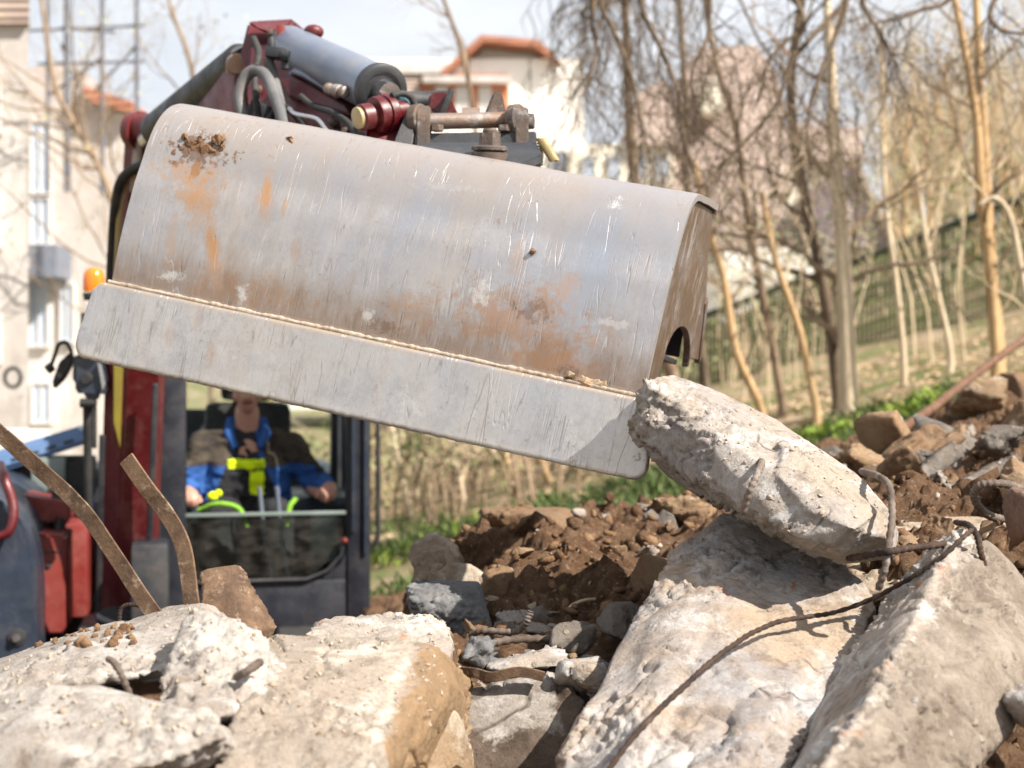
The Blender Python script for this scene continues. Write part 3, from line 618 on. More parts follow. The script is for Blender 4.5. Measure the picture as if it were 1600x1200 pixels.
# plank-like slabs on the right bank
def plank(name, label, a, b, wpx, th, mat, seed, d0=.12):
    a, b = P(*a), P(*b); up = Vector((0, 0, 1)); dr = (b-a).normalized(); s = dr.cross(Vector((0, 1, 0))).normalized()
    wv = s*(wpx/F*a.y/2); dep = Vector((0, d0, -.03))
    rock(name, label, 'rubble piece', [[a+wv, a-wv, b+wv, b-wv*.8, a+wv+dep, a-wv+dep, b+wv+dep, b-wv+dep]], mat, .008, seed, mid=.004, big=.006)
plank('broken_kerb_piece', 'pale brown bar shaped piece slanting up on the right rubble bank', (1425,760,3.7), (1498,700,3.8), 30, .1, M['con_dark'], 71)
plank('flat_rubble_piece', 'dark flat piece under the dark grey boulder of the right bank', (1480,780,3.5), (1600,722,3.6), 40, .1, M['con_dark'], 72)
plank('low_rubble_piece', 'low brown slab end between the bent bar and the right bank', (1400,790,3.45), (1500,752,3.55), 26, .1, M['stone_soil'], 73)
plank('thin_rubble_piece', 'thin dark broken piece lying lowest on the right bank', (1470,800,3.3), (1560,770,3.35), 22, .1, M['con_dark'], 74)

def zone(o, fn, name='zone'):
    me = o.data; V = npv(me)+np.array(o.location[:]); a = me.attributes.new(name, 'FLOAT', 'POINT')
    a.data.foreach_set('value', fn(V).astype(np.float32))
def pxy(V): return 800+F*V[:, 0]/V[:, 1], 600-F*(V[:, 2]-CZ)/V[:, 1]
def side_of(V, a, b):
    '''signed distance (photo pixels at the slab) from the line a-b, positive on its right'''
    x, y = pxy(V); dx, dy = b[0]-a[0], b[1]-a[1]; L = math.hypot(dx, dy)
    return ((x-a[0])*dy-(y-a[1])*dx)/L
zone(rF, lambda V: np.clip(.5+np.maximum(pxy(V)[1]-1148-10*np.sin(pxy(V)[0]/17), pxy(V)[0]-868+(pxy(V)[1]-1100)*.1)/60, 0, 1))  # soil band, with shade put into the colour below and at right
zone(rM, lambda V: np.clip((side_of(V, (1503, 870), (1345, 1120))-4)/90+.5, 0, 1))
zone(rD, lambda V: np.clip((side_of(V, (655, 1010), (590, 1200)))/70+.5, 0, 1))
zone(rD, lambda V: .55*np.clip(1-np.abs(side_of(V, (640, 1010), (570, 1200)))/34, 0, 1), 'zone_b')
# crumbs on top of the left slabs (dropped on the rocks with ray casts)
bpy.context.view_layer.update()
def drop_on(objs, n, box, seed):
    r = np.random.default_rng(seed); out = []
    dg = bpy.context.evaluated_depsgraph_get()
    for _ in range(n):
        px = r.uniform(box[0], box[1]); py = r.uniform(box[2], box[3]); tgt = P(px, py, 3.); o0 = Vector((0, 0, CZ)); d = (tgt-o0).normalized()
        ok, loc, nor, idx, ob, _m = SC.ray_cast(dg, o0, d)
        if ok and ob.name in objs and nor.z > .25: out.append(loc)
    a = np.array([l[:] for l in out]) if out else np.zeros((0, 3)); return a[:, 0], a[:, 1], a[:, 2]
scatter_clods('slab_crumbs', 0, None, (.001, .0048), M['crumb'], 'tan crumbs and grit lying on the broken slabs', surf=drop_on({rB.name, rC.name, rD.name, rE.name, rN.name, rA.name}, 5200, (0, 1400, 640, 1150), 5), seed=5, power=3.5, flat=.5)
scatter_clods('soil_lumps', 0, None, (.003, .011), M['clod'], 'brown lumps of soil on the left end of the tilted slab', surf=drop_on({rB.name}, 60, (30, 210, 975, 1010), 6), seed=6, power=1)

# ------------------------------------------------------------------ rebar, strips, pipe
def spline(pts, k=10):
    pts = [Vector(p) for p in pts]; out = []
    q = [pts[0]*2-pts[1]]+pts+[pts[-1]*2-pts[-2]]
    for i in range(1, len(q)-2):
        for j in range(k):
            t = j/k; a, b, c, d = q[i-1], q[i], q[i+1], q[i+2]
            out.append(.5*((2*b)+(c-a)*t+(2*a-5*b+4*c-d)*t*t+(3*b-a-3*c+d)*t**3))
    out.append(pts[-1]); return out
def rebar(name, label, pts, r, mat, parent=None, cat='steel bar', ribs=True, jit=.0015, snap=None):
    p = spline([P(*q) for q in pts], 14); dense = []; L = 0
    if snap:
        dg = bpy.context.evaluated_depsgraph_get(); ds = []
        for q in p:
            d = (q-camo.location); dn = d.normalized(); ok, loc, nor, idx, ob, _m = SC.ray_cast(dg, camo.location, dn)
            ds.append((loc-camo.location).length if ok and abs((loc-q).length) < .35 else d.length)
        ds = np.array(ds); k = 9; pad = np.pad(ds, k, mode='edge')
        mn = np.array([pad[i:i+2*k+1].min() for i in range(len(ds))]); ds = np.convolve(np.pad(mn, k, mode='edge'), np.ones(2*k+1)/(2*k+1), 'valid')
        p = [camo.location+(q-camo.location).normalized()*(ds[i]-snap) for i, q in enumerate(p)]
    step = .004
    for a, b in zip(p[:-1], p[1:]):
        n = max(1, int((b-a).length/step))
        for i in range(n): dense.append(a.lerp(b, i/n))
    dense.append(p[-1])
    rs = [r*(1+(.15 if (i//2) % 2 else -.08)*(1 if ribs else 0)+.06*mnoise.noise(Vector((i*.08, r*900, 1)))) for i in range(len(dense))]
    dense = [q+Vector((mnoise.noise(q*18), mnoise.noise(q*18+Vector((9, 0, 0))), mnoise.noise(q*18+Vector((0, 9, 0)))))*jit for q in dense]
    o = MB().tube(dense, rs, 10).build(name, mat, parent, 60)
    if parent is None: tag(o, label, cat)
    return o
rebar('long_rebar', 'long thin rusty bar curving across the huge slab up to the ridged block', [(925,1235,1.98),(1000,1140,2.13),(1080,1062,2.25),(1145,1008,2.34),(1215,972,2.40),(1300,958,2.43),(1365,935,2.42),(1420,905,2.36),(1470,872,2.34),(1506,838,2.36),(1524,825,2.42)], .0040, M['rebar_dark'], snap=.012)
rebar('bent_rebar_end', 'short dark bar folding down over the top of the ridged block', [(1492,815,2.5),(1512,820,2.44),(1526,836,2.38),(1532,862,2.36),(1540,890,2.38),(1546,915,2.44)], .005, M['rebar_dark'])
rebar('rebar_hook', '', [(1345,736,2.72),(1372,744,2.55),(1388,758,2.48),(1393,790,2.42),(1392,830,2.36),(1384,880,2.33),(1372,922,2.34)], .0058, M['rebar'], rN)
rebar('rebar_stub', '', [(1182,728,2.58),(1190,722,2.50),(1184,738,2.44),(1172,765,2.42),(1160,800,2.44)], .0060, M['rebar'], rN)
rebar('straight_rod', 'straight rusty rod lying over the buried tan slab', [(1325,872,2.62),(1400,860,2.66),(1475,850,2.74)], .0058, M['rebar_dark'], snap=.008)
rebar('curled_rebar', 'thick curled grey bar looping out beside the red brown stone', [(1598,764,2.75),(1565,756,2.7),(1535,758,2.7),(1522,772,2.72),(1530,792,2.74),(1548,806,2.78),(1570,812,2.85)], .0075, M['rebar'])
rebar('bent_bar', 'bent brown bar with its end turned up in front of the flat layered stone', [(735,994,2.85),(755,986,2.83),(800,988,2.82),(812,984,2.81),(822,972,2.80),(829,955,2.80)], .0062, M['rebar'])
rebar('curved_bar', 'smooth grey bar arching below the flat layered stone', [(750,1015,2.72),(775,1003,2.74),(830,998,2.76),(880,1003,2.77),(912,1022,2.76)], .0075, M['rebar'])
rebar('root', 'thin pale root curling in the soil above the flat layered stone', [(884,955,3.05),(895,945,3.06),(912,938,3.08),(930,936,3.1)], .0035, M['twig_tan'], ribs=False)
rebar('rebar_pin', '', [(168,1030,2.05),(178,1036,2.03),(188,1052,2.02),(205,1090,2.03)], .0045, M['rebar'], rB)
rebar('bolt_stub', '', [(368,1058,2.0),(388,1048,1.98),(408,1034,2.02)], .0055, M['rebar'], rC)
rebar('wire_loop', 'thin dark wire loop standing up behind the tilted left slab', [(186,975,2.5),(188,955,2.5),(196,946,2.5),(212,945,2.5),(222,948,2.5)], .0035, M['rebar_dark'])
rebar('rusty_pipe', 'rusty brown pipe slanting up the bank towards the right edge', [(1370,692,5.2),(1440,650,5.8),(1520,588,6.6),(1610,522,7.6)], .020, M['pipe'], ribs=False, cat='pipe', jit=.003)

def ribbon(name, label, pts, wn_, th, mat, lip=0, cat='steel strip', parent=None):
    """pts: (px,py,d); wn_: width (m); flat strip, optional angle-iron lip on the lower side"""
    p = spline([P(*q) for q in pts], 12); bm = bmesh.new(); rings = []
    for i, q in enumerate(p):
        t = (p[min(i+1, len(p)-1)]-p[max(i-1, 0)]).normalized(); view = Vector((.25, 1, .1)).normalized()
        s = t.cross(view).normalized(); n = s.cross(t).normalized()
        wj = wn_*(1+.05*mnoise.noise(q*9)); nj = n*(.004*mnoise.noise(q*14))
        a = q+s*wj/2+nj; b = q-s*wj/2+nj
        if lip: sec = [a, b, b+n*lip, b+n*lip+s*th, b+n*th+s*th, a+n*th]
        else: sec = [a, b, b+n*th, a+n*th]
        rings.append([bm.verts.new(v) for v in sec])
    k = len(rings[0])
    for i in range(len(rings)-1):
        for j in range(k): bm.faces.new((rings[i][j], rings[i][(j+1) % k], rings[i+1][(j+1) % k], rings[i+1][j]))
    bm.faces.new(rings[0][::-1]); bm.faces.new(rings[-1]); bmesh.ops.recalc_face_normals(bm, faces=bm.faces[:])
    bmesh.ops.bevel(bm, geom=[e for e in bm.edges if e.calc_face_angle(0) > .5], offset=.0008, segments=1, affect='EDGES')
    m = MB(); m.merge(bm); o = m.build(name, mat, parent, 40)
    if parent is None: tag(o, label, cat)
    return o
ribbon('angle_iron', 'long bent rusty angle iron rising to the left picture edge', [(-25,655,2.5),(30,705,2.5),(75,745,2.5),(110,778,2.48),(140,812,2.46),(185,880,2.44),(238,958,2.42),(262,990,2.42)], .030, .004, M['rust'], lip=.022)
ribbon('steel_strip', 'shorter bent rusty flat strip standing up between angle iron and cab', [(196,716,2.5),(228,762,2.49),(262,808,2.48),(284,850,2.46),(293,900,2.44),(302,965,2.42)], .030, .005, M['rust'])
ribbon('torn_steel_strip', 'dark torn steel strip lying on top of the dark dusty block', [(700,1050,2.52),(740,1052,2.48),(770,1058,2.46),(810,1050,2.45),(850,1058,2.45)], .018, .004, M['rust'], lip=.03)
rT = rock('rusty_plate_stub', 'rusty pitted slanted stub standing behind the peaked chunk', 'steel plate',
    [ext([(309,892,2.5),(343,886,2.5),(402,985,2.46),(390,1010,2.46),(312,960,2.46)], (.03, .05, 0), 0)], M['rust'], .006, 75, mid=.003, big=.002, chip=.4)

#PART2
# ------------------------------------------------------------------ the excavator
MO = Vector((-1.07, 6.15, 0.0)); MXV = Vector((.976, .216, 0)); MYV = Vector((-.216, .976, 0))
MR = Matrix((MXV, MYV, Vector((0, 0, 1)))).transposed()
def W(lx, ly, lz): return MO+MXV*lx+MYV*ly+Vector((0, 0, lz))
def mbox(mb, x0, x1, y0, y1, z0, z1, bev=.01, mi=0): return mb.box(W((x0+x1)/2, (y0+y1)/2, (z0+z1)/2), (abs(x1-x0), abs(y1-y0), abs(z1-z0)), MR, bev, mi)
EX = empty('excavator', W(-.5, 1.0, .02), 'dark red and black compact excavator holding its steel bucket over the rubble', 'excavator')

# bucket: pose recovered from its corners
def rod(r):
    th = math.sqrt(sum(c*c for c in r)); return Matrix.Rotation(th, 3, Vector(r)/th)
BR = rod((-.0228, .2132, -.2709)); BT = Vector((-.3571, 3.0552, -.0617+CZ))
BM4 = Matrix.Translation(BT) @ BR.to_4x4()
def bw(x, y, z): return BR @ Vector((x, y, z))+BT
def blink(name, mb_or_me, mats, parent, ang=35):
    me = mb_or_me
    if isinstance(me, MB):
        m = bpy.data.meshes.new(name); me.bm.to_mesh(m); me.bm.free(); smooth(m, ang); me = m
    o = bpy.data.objects.new(name, me); COL.objects.link(o)
    for m in (mats if isinstance(mats, (list, tuple)) else [mats]): me.materials.append(m)
    o.parent = parent
    if parent is EX: o.matrix_local = Matrix.Translation(-EX.location) @ BM4
    return o
def bucketmat(name, side=False):
    n = NT(name, .42, .55, .5)
    sx, sy, sz = n.sep()
    # steel: bluish grey / brownish grey clouds drawn out along the plate
    c = n.mix(n.ramp(n.noise(1.0, 7, .62, n.map(scale=(3.4, 3, 1.5), rot=(0, .18, 0))), [(.36, 0.), (.66, 1.)]), (.50, .45, .415, 1), (.36, .385, .44, 1))
    c = n.mix(n.math('MULTIPLY', n.ramp(n.noise(1, 9, .74, n.map(scale=(22, 5, 4.5), rot=(0, .2, 0))), [(.47, 0.), (.68, 1.)]), .36), c, (.33, .265, .22, 1))
    c = n.mix(n.math('MULTIPLY', n.ramp(n.noise(1, 8, .7, n.map(scale=(34, 6, 7), rot=(0, .25, 0), loc=(3, 1, 1))), [(.56, 0.), (.72, 1.)]), .42), c, (.58, .57, .58, 1))
    def blob(cx, cz, rx, rz, ang=0, amp=.9, sc=9, wob=1.1, lo=.22, hi=.72):
        sc *= 1.7; wob *= 1.25; amp *= .85
        ca, sa = math.cos(ang), math.sin(ang)
        dx, dz = n.math('SUBTRACT', sx, cx), n.math('SUBTRACT', sz, cz)
        u = n.math('DIVIDE', n.math('ADD', n.math('MULTIPLY', dx, ca), n.math('MULTIPLY', dz, sa)), rx)
        v = n.math('DIVIDE', n.math('SUBTRACT', n.math('MULTIPLY', dz, ca), n.math('MULTIPLY', dx, sa)), rz)
        d = n.math('SQRT', n.math('ADD', n.math('MULTIPLY', u, u), n.math('MULTIPLY', v, v)))
        t = n.math('SUBTRACT', n.math('ADD', 1., n.math('MULTIPLY', n.math('SUBTRACT', n.noise(sc, 8, .78, loc=(cx*7, 1, cz*5)), .5), wob*2)), d)
        return n.math('MULTIPLY', n.ramp(t, [(lo, 0.), (hi, 1.)]), amp)
    brown = (.13, .075, .045, 1); orange = (.40, .20, .075, 1); tan = (.42, .30, .20, 1); palew = (.72, .69, .66, 1)
    if not side:
        # brown rust band above the weld, thicker to the right, and the whole curve on top
        band = n.math('MULTIPLY', n.ramp(n.math('ADD', n.math('SUBTRACT', .30, sz), n.math('MULTIPLY', n.math('SUBTRACT', n.noise(1, 7, .75, n.map(scale=(16, 5, 5))), .5), .34)), [(.0, 0.), (.11, 1.)]), n.ramp(sz, [(.160, 0.), (.170, 1.)]))
        c = n.mix(n.math('MULTIPLY', band, .85), c, (.18, .125, .09, 1))
        top = n.ramp(n.math('ADD', sz, n.math('MULTIPLY', n.math('SUBTRACT', n.noise(4, 6, .7), .5), .10)), [(.44, 0.), (.56, 1.)])
        c = n.mix(n.math('MULTIPLY', top, .66), c, (.17, .14, .125, 1))
        for a in ((.32, .27, .24, .10, 0, .8, 13, 1.7), (.44, .20, .14, .05, 0, .85, 16, 1.5), (.10, .24, .10, .05, 0, .6, 14, 1.6), (-.30, .22, .25, .05, 0, .5, 12, 1.6)): c = n.mix(blob(*a), c, (.27, .145, .075, 1))
        for a in ((-.500, .500, .075, .060, 0, 1.15, 18, 2.2, .42, .54), (-.425, .503, .060, .020, 0, 1.15, 22, 2.4, .42, .56), (-.56, .505, .025, .014, 0, 1.1, 24, 2., .42, .56), (-.49, .45, .02, .03, 0, 1.1, 24, 2.2, .42, .56), (.355, .295, .06, .035, 0, .9, 24, 1.8), (.46, .185, .05, .02, 0, .9, 30, 1.6), (.05, .20, .05, .02, 0, .8, 30, 1.8)): c = n.mix(blob(*a), c, brown)
        for a in ((-.395, .29, .018, .075, .42, .95, 12, .5), (-.30, .435, .016, .055, .18, .85, 14, .9), (-.25, .41, .010, .03, .1, .7, 16, .9), (-.47, .40, .09, .05, 0, .75, 18, 1.8), (-.50, .45, .12, .04, 0, .6, 22, 1.8), (-.33, .06, .02, .06, .1, .5, 12, 1.), (-.44, .07, .025, .07, 0, .45, 10, 1.), (-.395, .29, .03, .12, .40, .7, 14, .9), (-.30, .42, .03, .10, .2, .6, 14, 1.), (-.45, .38, .06, .10, .1, .5, 16, 1.2), (-.20, .33, .02, .06, .2, .4, 14, 1.3), (-.5, .3, .02, .10, .1, .35, 14, 1.3), (.30, .40, .03, .06, .1, .35, 16, 1.4), (.42, .35, .05, .06, 0, .5, 18, 1.5), (-.38, .12, .02, .04, .1, .4, 14, 1.)): c = n.mix(blob(*a), c, orange)
        for a in ((.14, .05, .035, .045, .3, .45, 24, 2.4), (.50, .06, .03, .05, .5, .5, 30, 2.4), (-.48, .21, .05, .014, .2, .9, 40, 1.6), (-.30, .205, .02, .03, 0, .9, 40, 1.6), (.0, .215, .02, .02, 0, .8, 40, 1.6), (.52, .30, .05, .012, .1, .5, 30, 2.2), (.1, .52, .10, .012, .1, .35, 30, 2.4), (.47, .55, .03, .02, .4, .7, 30, 1.6), (.24, .31, .03, .04, .2, .7, 30, 1.7)): c = n.mix(blob(*a), c, palew)
        # pale dried mud in the weld and along the lip
        weld = n.math('SUBTRACT', 1., n.math('MULTIPLY', n.math('ABSOLUTE', n.math('SUBTRACT', sz, .163)), 60.), True)
        c = n.mix(n.math('MULTIPLY', weld, n.ramp(n.noise(9, 8, .8), [(.38, 0.), (.52, .95)])), c, (.50, .40, .30, 1))
        lipm = n.ramp(sz, [(.0, 1.), (.022, 0.)])
        c = n.mix(n.math('MULTIPLY', lipm, n.ramp(n.noise(12, 8, .8, loc=(2, 2, 2)), [(.42, 0.), (.55, .85)])), c, (.62, .58, .53, 1))
        c = n.mix(n.math('MULTIPLY', n.ramp(sz, [(.150, .42), (.160, 0.)]), n.ramp(n.noise(6, 6, .7), [(.3, .4), (.6, 1.)])), c, (.62, .60, .585, 1))
        # rust freckles
        c = n.mix(n.math('MULTIPLY', n.math('MULTIPLY', n.ramp(n.noise(52, 8, .85), [(.56, 0.), (.63, 1.)]), n.ramp(n.noise(3.5, 5, .7, loc=(8, 1, 4)), [(.44, 0.), (.62, 1.)])), .8), c, (.17, .10, .06, 1))
    else:
        c = n.mix(n.ramp(n.noise(7, 8, .7), [(.2, .6), (.45, 1.)]), c, (.095, .062, .044, 1))
        c = n.mix(n.ramp(n.noise(16, 8, .75, n.map(scale=(1, 1, .7))), [(.56, 0.), (.66, .9)]), c, (.11, .06, .04, 1))
        c = n.mix(n.math('MULTIPLY', n.ramp(n.noise(1, 8, .75, n.map(scale=(1, 24, 9))), [(.56, 0.), (.66, 1.)]), .45), c, (.5, .46, .42, 1))
    # scratches: thin contour lines of strongly stretched noises in several directions
    tot = None
    for k, (a, s1, s2, wd) in enumerate(((.28, 26, 1.3, .010), (.55, 20, 1.6, .008), (-.25, 22, 1.6, .007), (.12, 40, 2.2, .012), (1.35, 16, 1.2, .005), (.8, 14, 1.1, .005))):
        q = n.noise(1, 2, .5, n.map(scale=(s1, 6, s2), rot=(0, a, 0) if not side else (a, 0, 0), loc=(k*3.3, k, k*2)))
        ln = n.math('SUBTRACT', 1., n.math('DIVIDE', n.math('ABSOLUTE', n.math('SUBTRACT', q, .5)), wd), True)
        msk = n.ramp(n.noise(5+k, 3, .6, loc=(k*2.1, 3, k)), [(.52, 0.), (.60, 1.)])
        ln = n.math('MULTIPLY', ln, msk); tot = ln if tot is None else n.math('MAXIMUM', tot, ln)
        c = n.mix(n.math('MULTIPLY', ln, (.32, .45, .2, .6, .35, .6)[k]), c, (.66, .65, .65, 1) if k in (0, 2, 5) else (.11, .085, .075, 1))
    c = n.mix(1., c, n.ramp(n.noise(1, 6, .85, n.map(scale=(190, 60, 110), rot=(0, .3, 0))), [(.3, .87), (.5, 1.), (.72, 1.08)]), 'MULTIPLY')
    c = n.mix(n.math('MULTIPLY', n.ramp(n.noise(1, 9, .8, n.map(scale=(13, 5, 9), rot=(0, -.3, 0), loc=(5, 5, 5))), [(.50, 0.), (.62, 1.)]), .28), c, (.24, .25, .285, 1))
    n.col(c)
    rg = n.math('ADD', .27, n.math('MULTIPLY', n.noise(8, 6, .7), .28)); n.rough(rg)
    lum = n.N('ShaderNodeRGBToBW'); n.L(c, lum.inputs[0])
    n.L(n.ramp(lum.outputs[0], [(.20, .05), (.38, .62)]), n.b.inputs['Metallic'])
    h = n.math('ADD', n.math('ADD', n.math('MULTIPLY', n.noise(2.6, 3, .5), 1.6), n.math('MULTIPLY', n.noise(11, 4, .6), .18)), n.math('SUBTRACT', n.math('MULTIPLY', n.noise(120, 5, .7), .07), n.math('MULTIPLY', tot, .22)))
    n.bump(h, .004, .7); return n.m
M['bucket'] = bucketmat('worn_scratched_steel'); M['bucket_side'] = bucketmat('rusty_brown_side_steel', True)

WH = .625
def profile():
    p = [(.004, .160), (.002, .25), (.006, .33), (.012, .40), (.024, .46)]
    # curve to the top
    c0 = Vector((.024, .46)); c1 = Vector((.036, .565)); c2 = Vector((.085, .610)); c3 = Vector((.165, .618))
    for i in range(1, 15):
        t = i/14; p.append(tuple(c0*(1-t)**3+c1*3*t*(1-t)**2+c2*3*t*t*(1-t)+c3*t**3))
    p += [(.28, .630), (.425, .640)]
    return p
PR = profile()
# shell: dense grid with thickness and slight dents
def shell_mesh():
    nxs = 180; prof = []
    for a, b in zip(PR[:-1], PR[1:]):
        k = max(1, int(math.dist(a, b)/.012)); prof += [(a[0]+(b[0]-a[0])*i/k, a[1]+(b[1]-a[1])*i/k) for i in range(k)]
    prof.append(PR[-1]); prof = np.array(prof)
    t = np.gradient(prof, axis=0); t /= np.linalg.norm(t, axis=1)[:, None]; nrm = np.stack([-t[:, 1], t[:, 0]], 1)   # outward
    th = .014; closed = np.concatenate([prof, (prof-nrm*th)[::-1]]); outn = np.concatenate([nrm, nrm[::-1]*1.0])
    xs = np.linspace(-WH, WH, nxs); k = len(closed)
    X = np.repeat(xs, k); Y = np.tile(closed[:, 0], nxs); Z = np.tile(closed[:, 1], nxs); V = np.stack([X, Y, Z], 1)
    d = .0024*fbm(V*np.array([1, .6, 1]), 3.2, 3)+.0004*fbm(V, 16, 3, off=3)
    V[:, 1] += np.tile(outn[:, 0], nxs)*d; V[:, 2] += np.tile(outn[:, 1], nxs)*d
    Fq = []
    for i in range(nxs-1):
        a = i*k+np.arange(k); b = i*k+(np.arange(k)+1) % k; Fq.append(np.stack([a, b, b+k, a+k], 1))
    me = bpy.data.meshes.new('bucket'); Fq = np.concatenate(Fq)
    me.from_pydata(V.tolist(), [], Fq.tolist()+[list(range(k))[::-1], list(range((nxs-1)*k, nxs*k))]); me.update()
    smooth(me, 40); return me
BK = blink('bucket', shell_mesh(), M['bucket'], EX)
# cutting edge: thicker, wider plate with rounded lower corners
def edge_mesh():
    w2 = .668; z1 = .164; pts = []; r = .03
    for cx, a0 in ((w2-r, -90), (-w2+r, 180)):
        for i in range(9):
            a = math.radians(a0+i*90/8); pts.append((cx+r*math.cos(a), r+r*math.sin(a)))
    # order: right lower corner, up the right side, top, down the left side
    R_ = pts[:9]; L_ = pts[9:]
    loop = R_+[(w2-.012, z1-.02), (w2-.03, z1), (-w2+.03, z1), (-w2+.012, z1-.02)]+L_
    bm = bmesh.new(); yf = lambda z: -.024+.006*z/z1
    A = [bm.verts.new((x, yf(z), z)) for x, z in loop]; B = [bm.verts.new((x, yf(z)+.024, z)) for x, z in loop]; n = len(loop)
    bm.faces.new(A[::-1]); bm.faces.new(B)
    for i in range(n): bm.faces.new((A[i], A[(i+1) % n], B[(i+1) % n], B[i]))
    bmesh.ops.recalc_face_normals(bm, faces=bm.faces[:])
    bmesh.ops.bevel(bm, geom=[e for e in bm.edges if e.calc_face_angle(0) > .8], offset=.0035, segments=2, affect='EDGES')
    me = bpy.data.meshes.new('cutting_edge'); bm.to_mesh(me); bm.free(); 
    o = bpy.data.objects.new('t', me); COL.objects.link(o); m = o.modifiers.new('r', 'REMESH'); m.mode = 'VOXEL'; m.voxel_size = .004
    r = bpy.data.meshes.new_from_object(o.evaluated_get(bpy.context.evaluated_depsgraph_get())); bpy.data.objects.remove(o)
    V = npv(r); lipz = sstep(-V[:, 2], -.035, 0)
    V[:, 2] += -.014*lipz*(.5-V[:, 0]/1.3)
    V[:, 2] += lipz*(.0011*fbm(V, 9, 3)+.0014*fbm(V, 70, 3)); V[:, 1] += .0010*fbm(V, 4, 3)+.0003*fbm(V, 30, 2)
    r.vertices.foreach_set('co', V.astype(np.float32).ravel()); r.update(); smooth(r, 180); r.name = 'cutting_edge'; return r
CE = blink('cutting_edge', edge_mesh(), M['bucket'], BK)
# weld bead with packed mud above the cutting edge
def bead():
    n = 420; xs = np.linspace(-.628, .628, n); k = 7; V = []; 
    for i, x in enumerate(xs):
        r = .0042*(1+.5*mnoise.noise(Vector((x*30, 1, 1)))+.45*mnoise.noise(Vector((x*90, 4, 1))))
        for j in range(k):
            a = 2*math.pi*j/k; V.append((x, -.002+r*1.1*math.cos(a), .168+r*1.2*math.sin(a)+.002*mnoise.noise(Vector((x*22, j*.6, 9)))))
    Fq = [(i*k+j, i*k+(j+1) % k, (i+1)*k+(j+1) % k, (i+1)*k+j) for i in range(n-1) for j in range(k)]
    me = bpy.data.meshes.new('weld_bead'); me.from_pydata(V, [], Fq); me.update(); smooth(me, 180); return me
M['weld'] = rustmat('dirty_weld', (.30, .24, .19, 1), (.42, .36, .30, 1), (.20, .13, .085, 1), 0)
M['drymud'] = rustmat('dried_mud', (.40, .30, .21, 1), (.28, .18, .11, 1), (.52, .44, .35, 1), 0)
blink('weld_bead', bead(), M['weld'], BK)
# side plates with an arched cut-out
def side_plate(x, th=.016):
    arch = []
    for i in range(13):
        a = math.pi*i/12; arch.append((.365-.175*math.cos(a), .262+.082*math.sin(a)))
    inner = [(y+.012, z) for y, z in PR[:-1]]
    pts = [(.016, .170)]+[(max(y+.010, .012), z-(0.012 if z > .60 else 0)-max(0, (z-.5))*.04) for y, z in PR[1:-1]]+[(.412, .622), (.50, .52), (.60, .435), (.70, .335), (.715, .29), (.56, .285), (.545, .262)]+arch[::-1]+[(.15, .20), (.12, .172)]
    mb = MB(); mb.prism([(x, y, z) for y, z in pts], (th, 0, 0), 0, .002)
    b = mb.bm; bmesh.ops.triangulate(b, faces=[f for f in b.faces if len(f.verts) > 4]); return mb
blink('side_plate', side_plate(WH-.024), M['bucket_side'], BK)
blink('side_plate', side_plate(-WH+.008), M['bucket_side'], BK)
# back strengthening strip along the free edge of the right and left plate, and rear flange
for sx in (1, -1):
    mb = MB(); mb.beam((sx*(WH-.012), .70, .29), (sx*(WH-.012), .60, .432), .03, .014, up=(1, 0, 0), bev=.002)
    blink('edge_strip', mb, M['bucket_side'], BK)
mb = MB(); mb.box((0, .425, .632), (2*WH-.004, .03, .026), None, .003); blink('top_flange', mb, M['bucket_side'], BK)
mb = MB(); mb.box((0, .30, .36), (.02, .45, .3), None, .004); mb.box((0, .13, .25), (2*WH-.06, .012, .012), None, .002); blink('inner_rib', mb, M['bucket_side'], BK)
mb = MB(); mb.box((0, .345, .268), (2*WH-.07, .37, .012), None, .002); blink('added_dark_floor', mb, M['hitch'], BK)  # dark plate added so the interior looks shaded through the arch
mb = MB(); mb.box((0, .50, .42), (2*WH-.07, .012, .29), Matrix.Rotation(.32, 3, 'X'), .002); blink('added_dark_wall', mb, M['hitch'], BK)  # added plate closing off the inside to keep it dark
# mud stuck on the plate
def mudclump(cx, cz, pieces, seed, y0=None, sc_=1.):
    r = np.random.default_rng(seed); V, Fs = [], []
    for (dx, dz, rx, rz) in pieces:
        dx *= sc_; dz *= sc_; rx *= sc_; rz *= sc_; pts = []
        for _ in range(22):
            a = r.uniform(0, 2*math.pi); q = .75+.25*r.random(); dpt = r.uniform(-.006, .008)*(1.2-q)*3
            pts.append(Vector((cx+dx+rx*q*math.cos(a), (y0 if y0 is not None else .026 if cz+dz > .46 else .013)-dpt, cz+dz+rz*q*math.sin(a))))
        v, f = hullmesh(pts); n = len(V); V += v; Fs += [[i+n for i in q2] for q2 in f]
    me = remeshed(V, Fs, .0022); P0 = npv(me)
    P0[:, 0] += .010*fbm(P0, 55, 4, off=1); P0[:, 2] += .010*fbm(P0, 55, 4, off=2); P0[:, 1] -= .003*np.abs(fbm(P0, 110, 3, off=3))
    me.vertices.foreach_set('co', P0.astype(np.float32).ravel()); me.update(); smooth(me, 60); return me
M['mud'] = rustmat('wet_brown_mud', (.115, .058, .03, 1), (.21, .12, .065, 1), (.30, .19, .11, 1), 0)
blink('mud_clump', mudclump(-.500, .487, [(0,0,.032,.028), (.03,.03,.008,.006), (-.03,.028,.007,.005), (.045,.022,.007,.006), (.07,-.012,.006,.005), (-.012,.018,.012,.012), (.022,.010,.018,.016), (.012,-.022,.010,.012), (-.042,-.002,.014,.008), (.026,-.024,.006,.008), (-.012,-.014,.012,.016), (.060,.004,.020,.008), (.078,.010,.012,.009), (.036,.034,.010,.007), (.002,.030,.006,.006), (.052,-.014,.006,.004), (-.03,.01,.008,.006)], 3, .036, 1.35), M['mud'], BK)
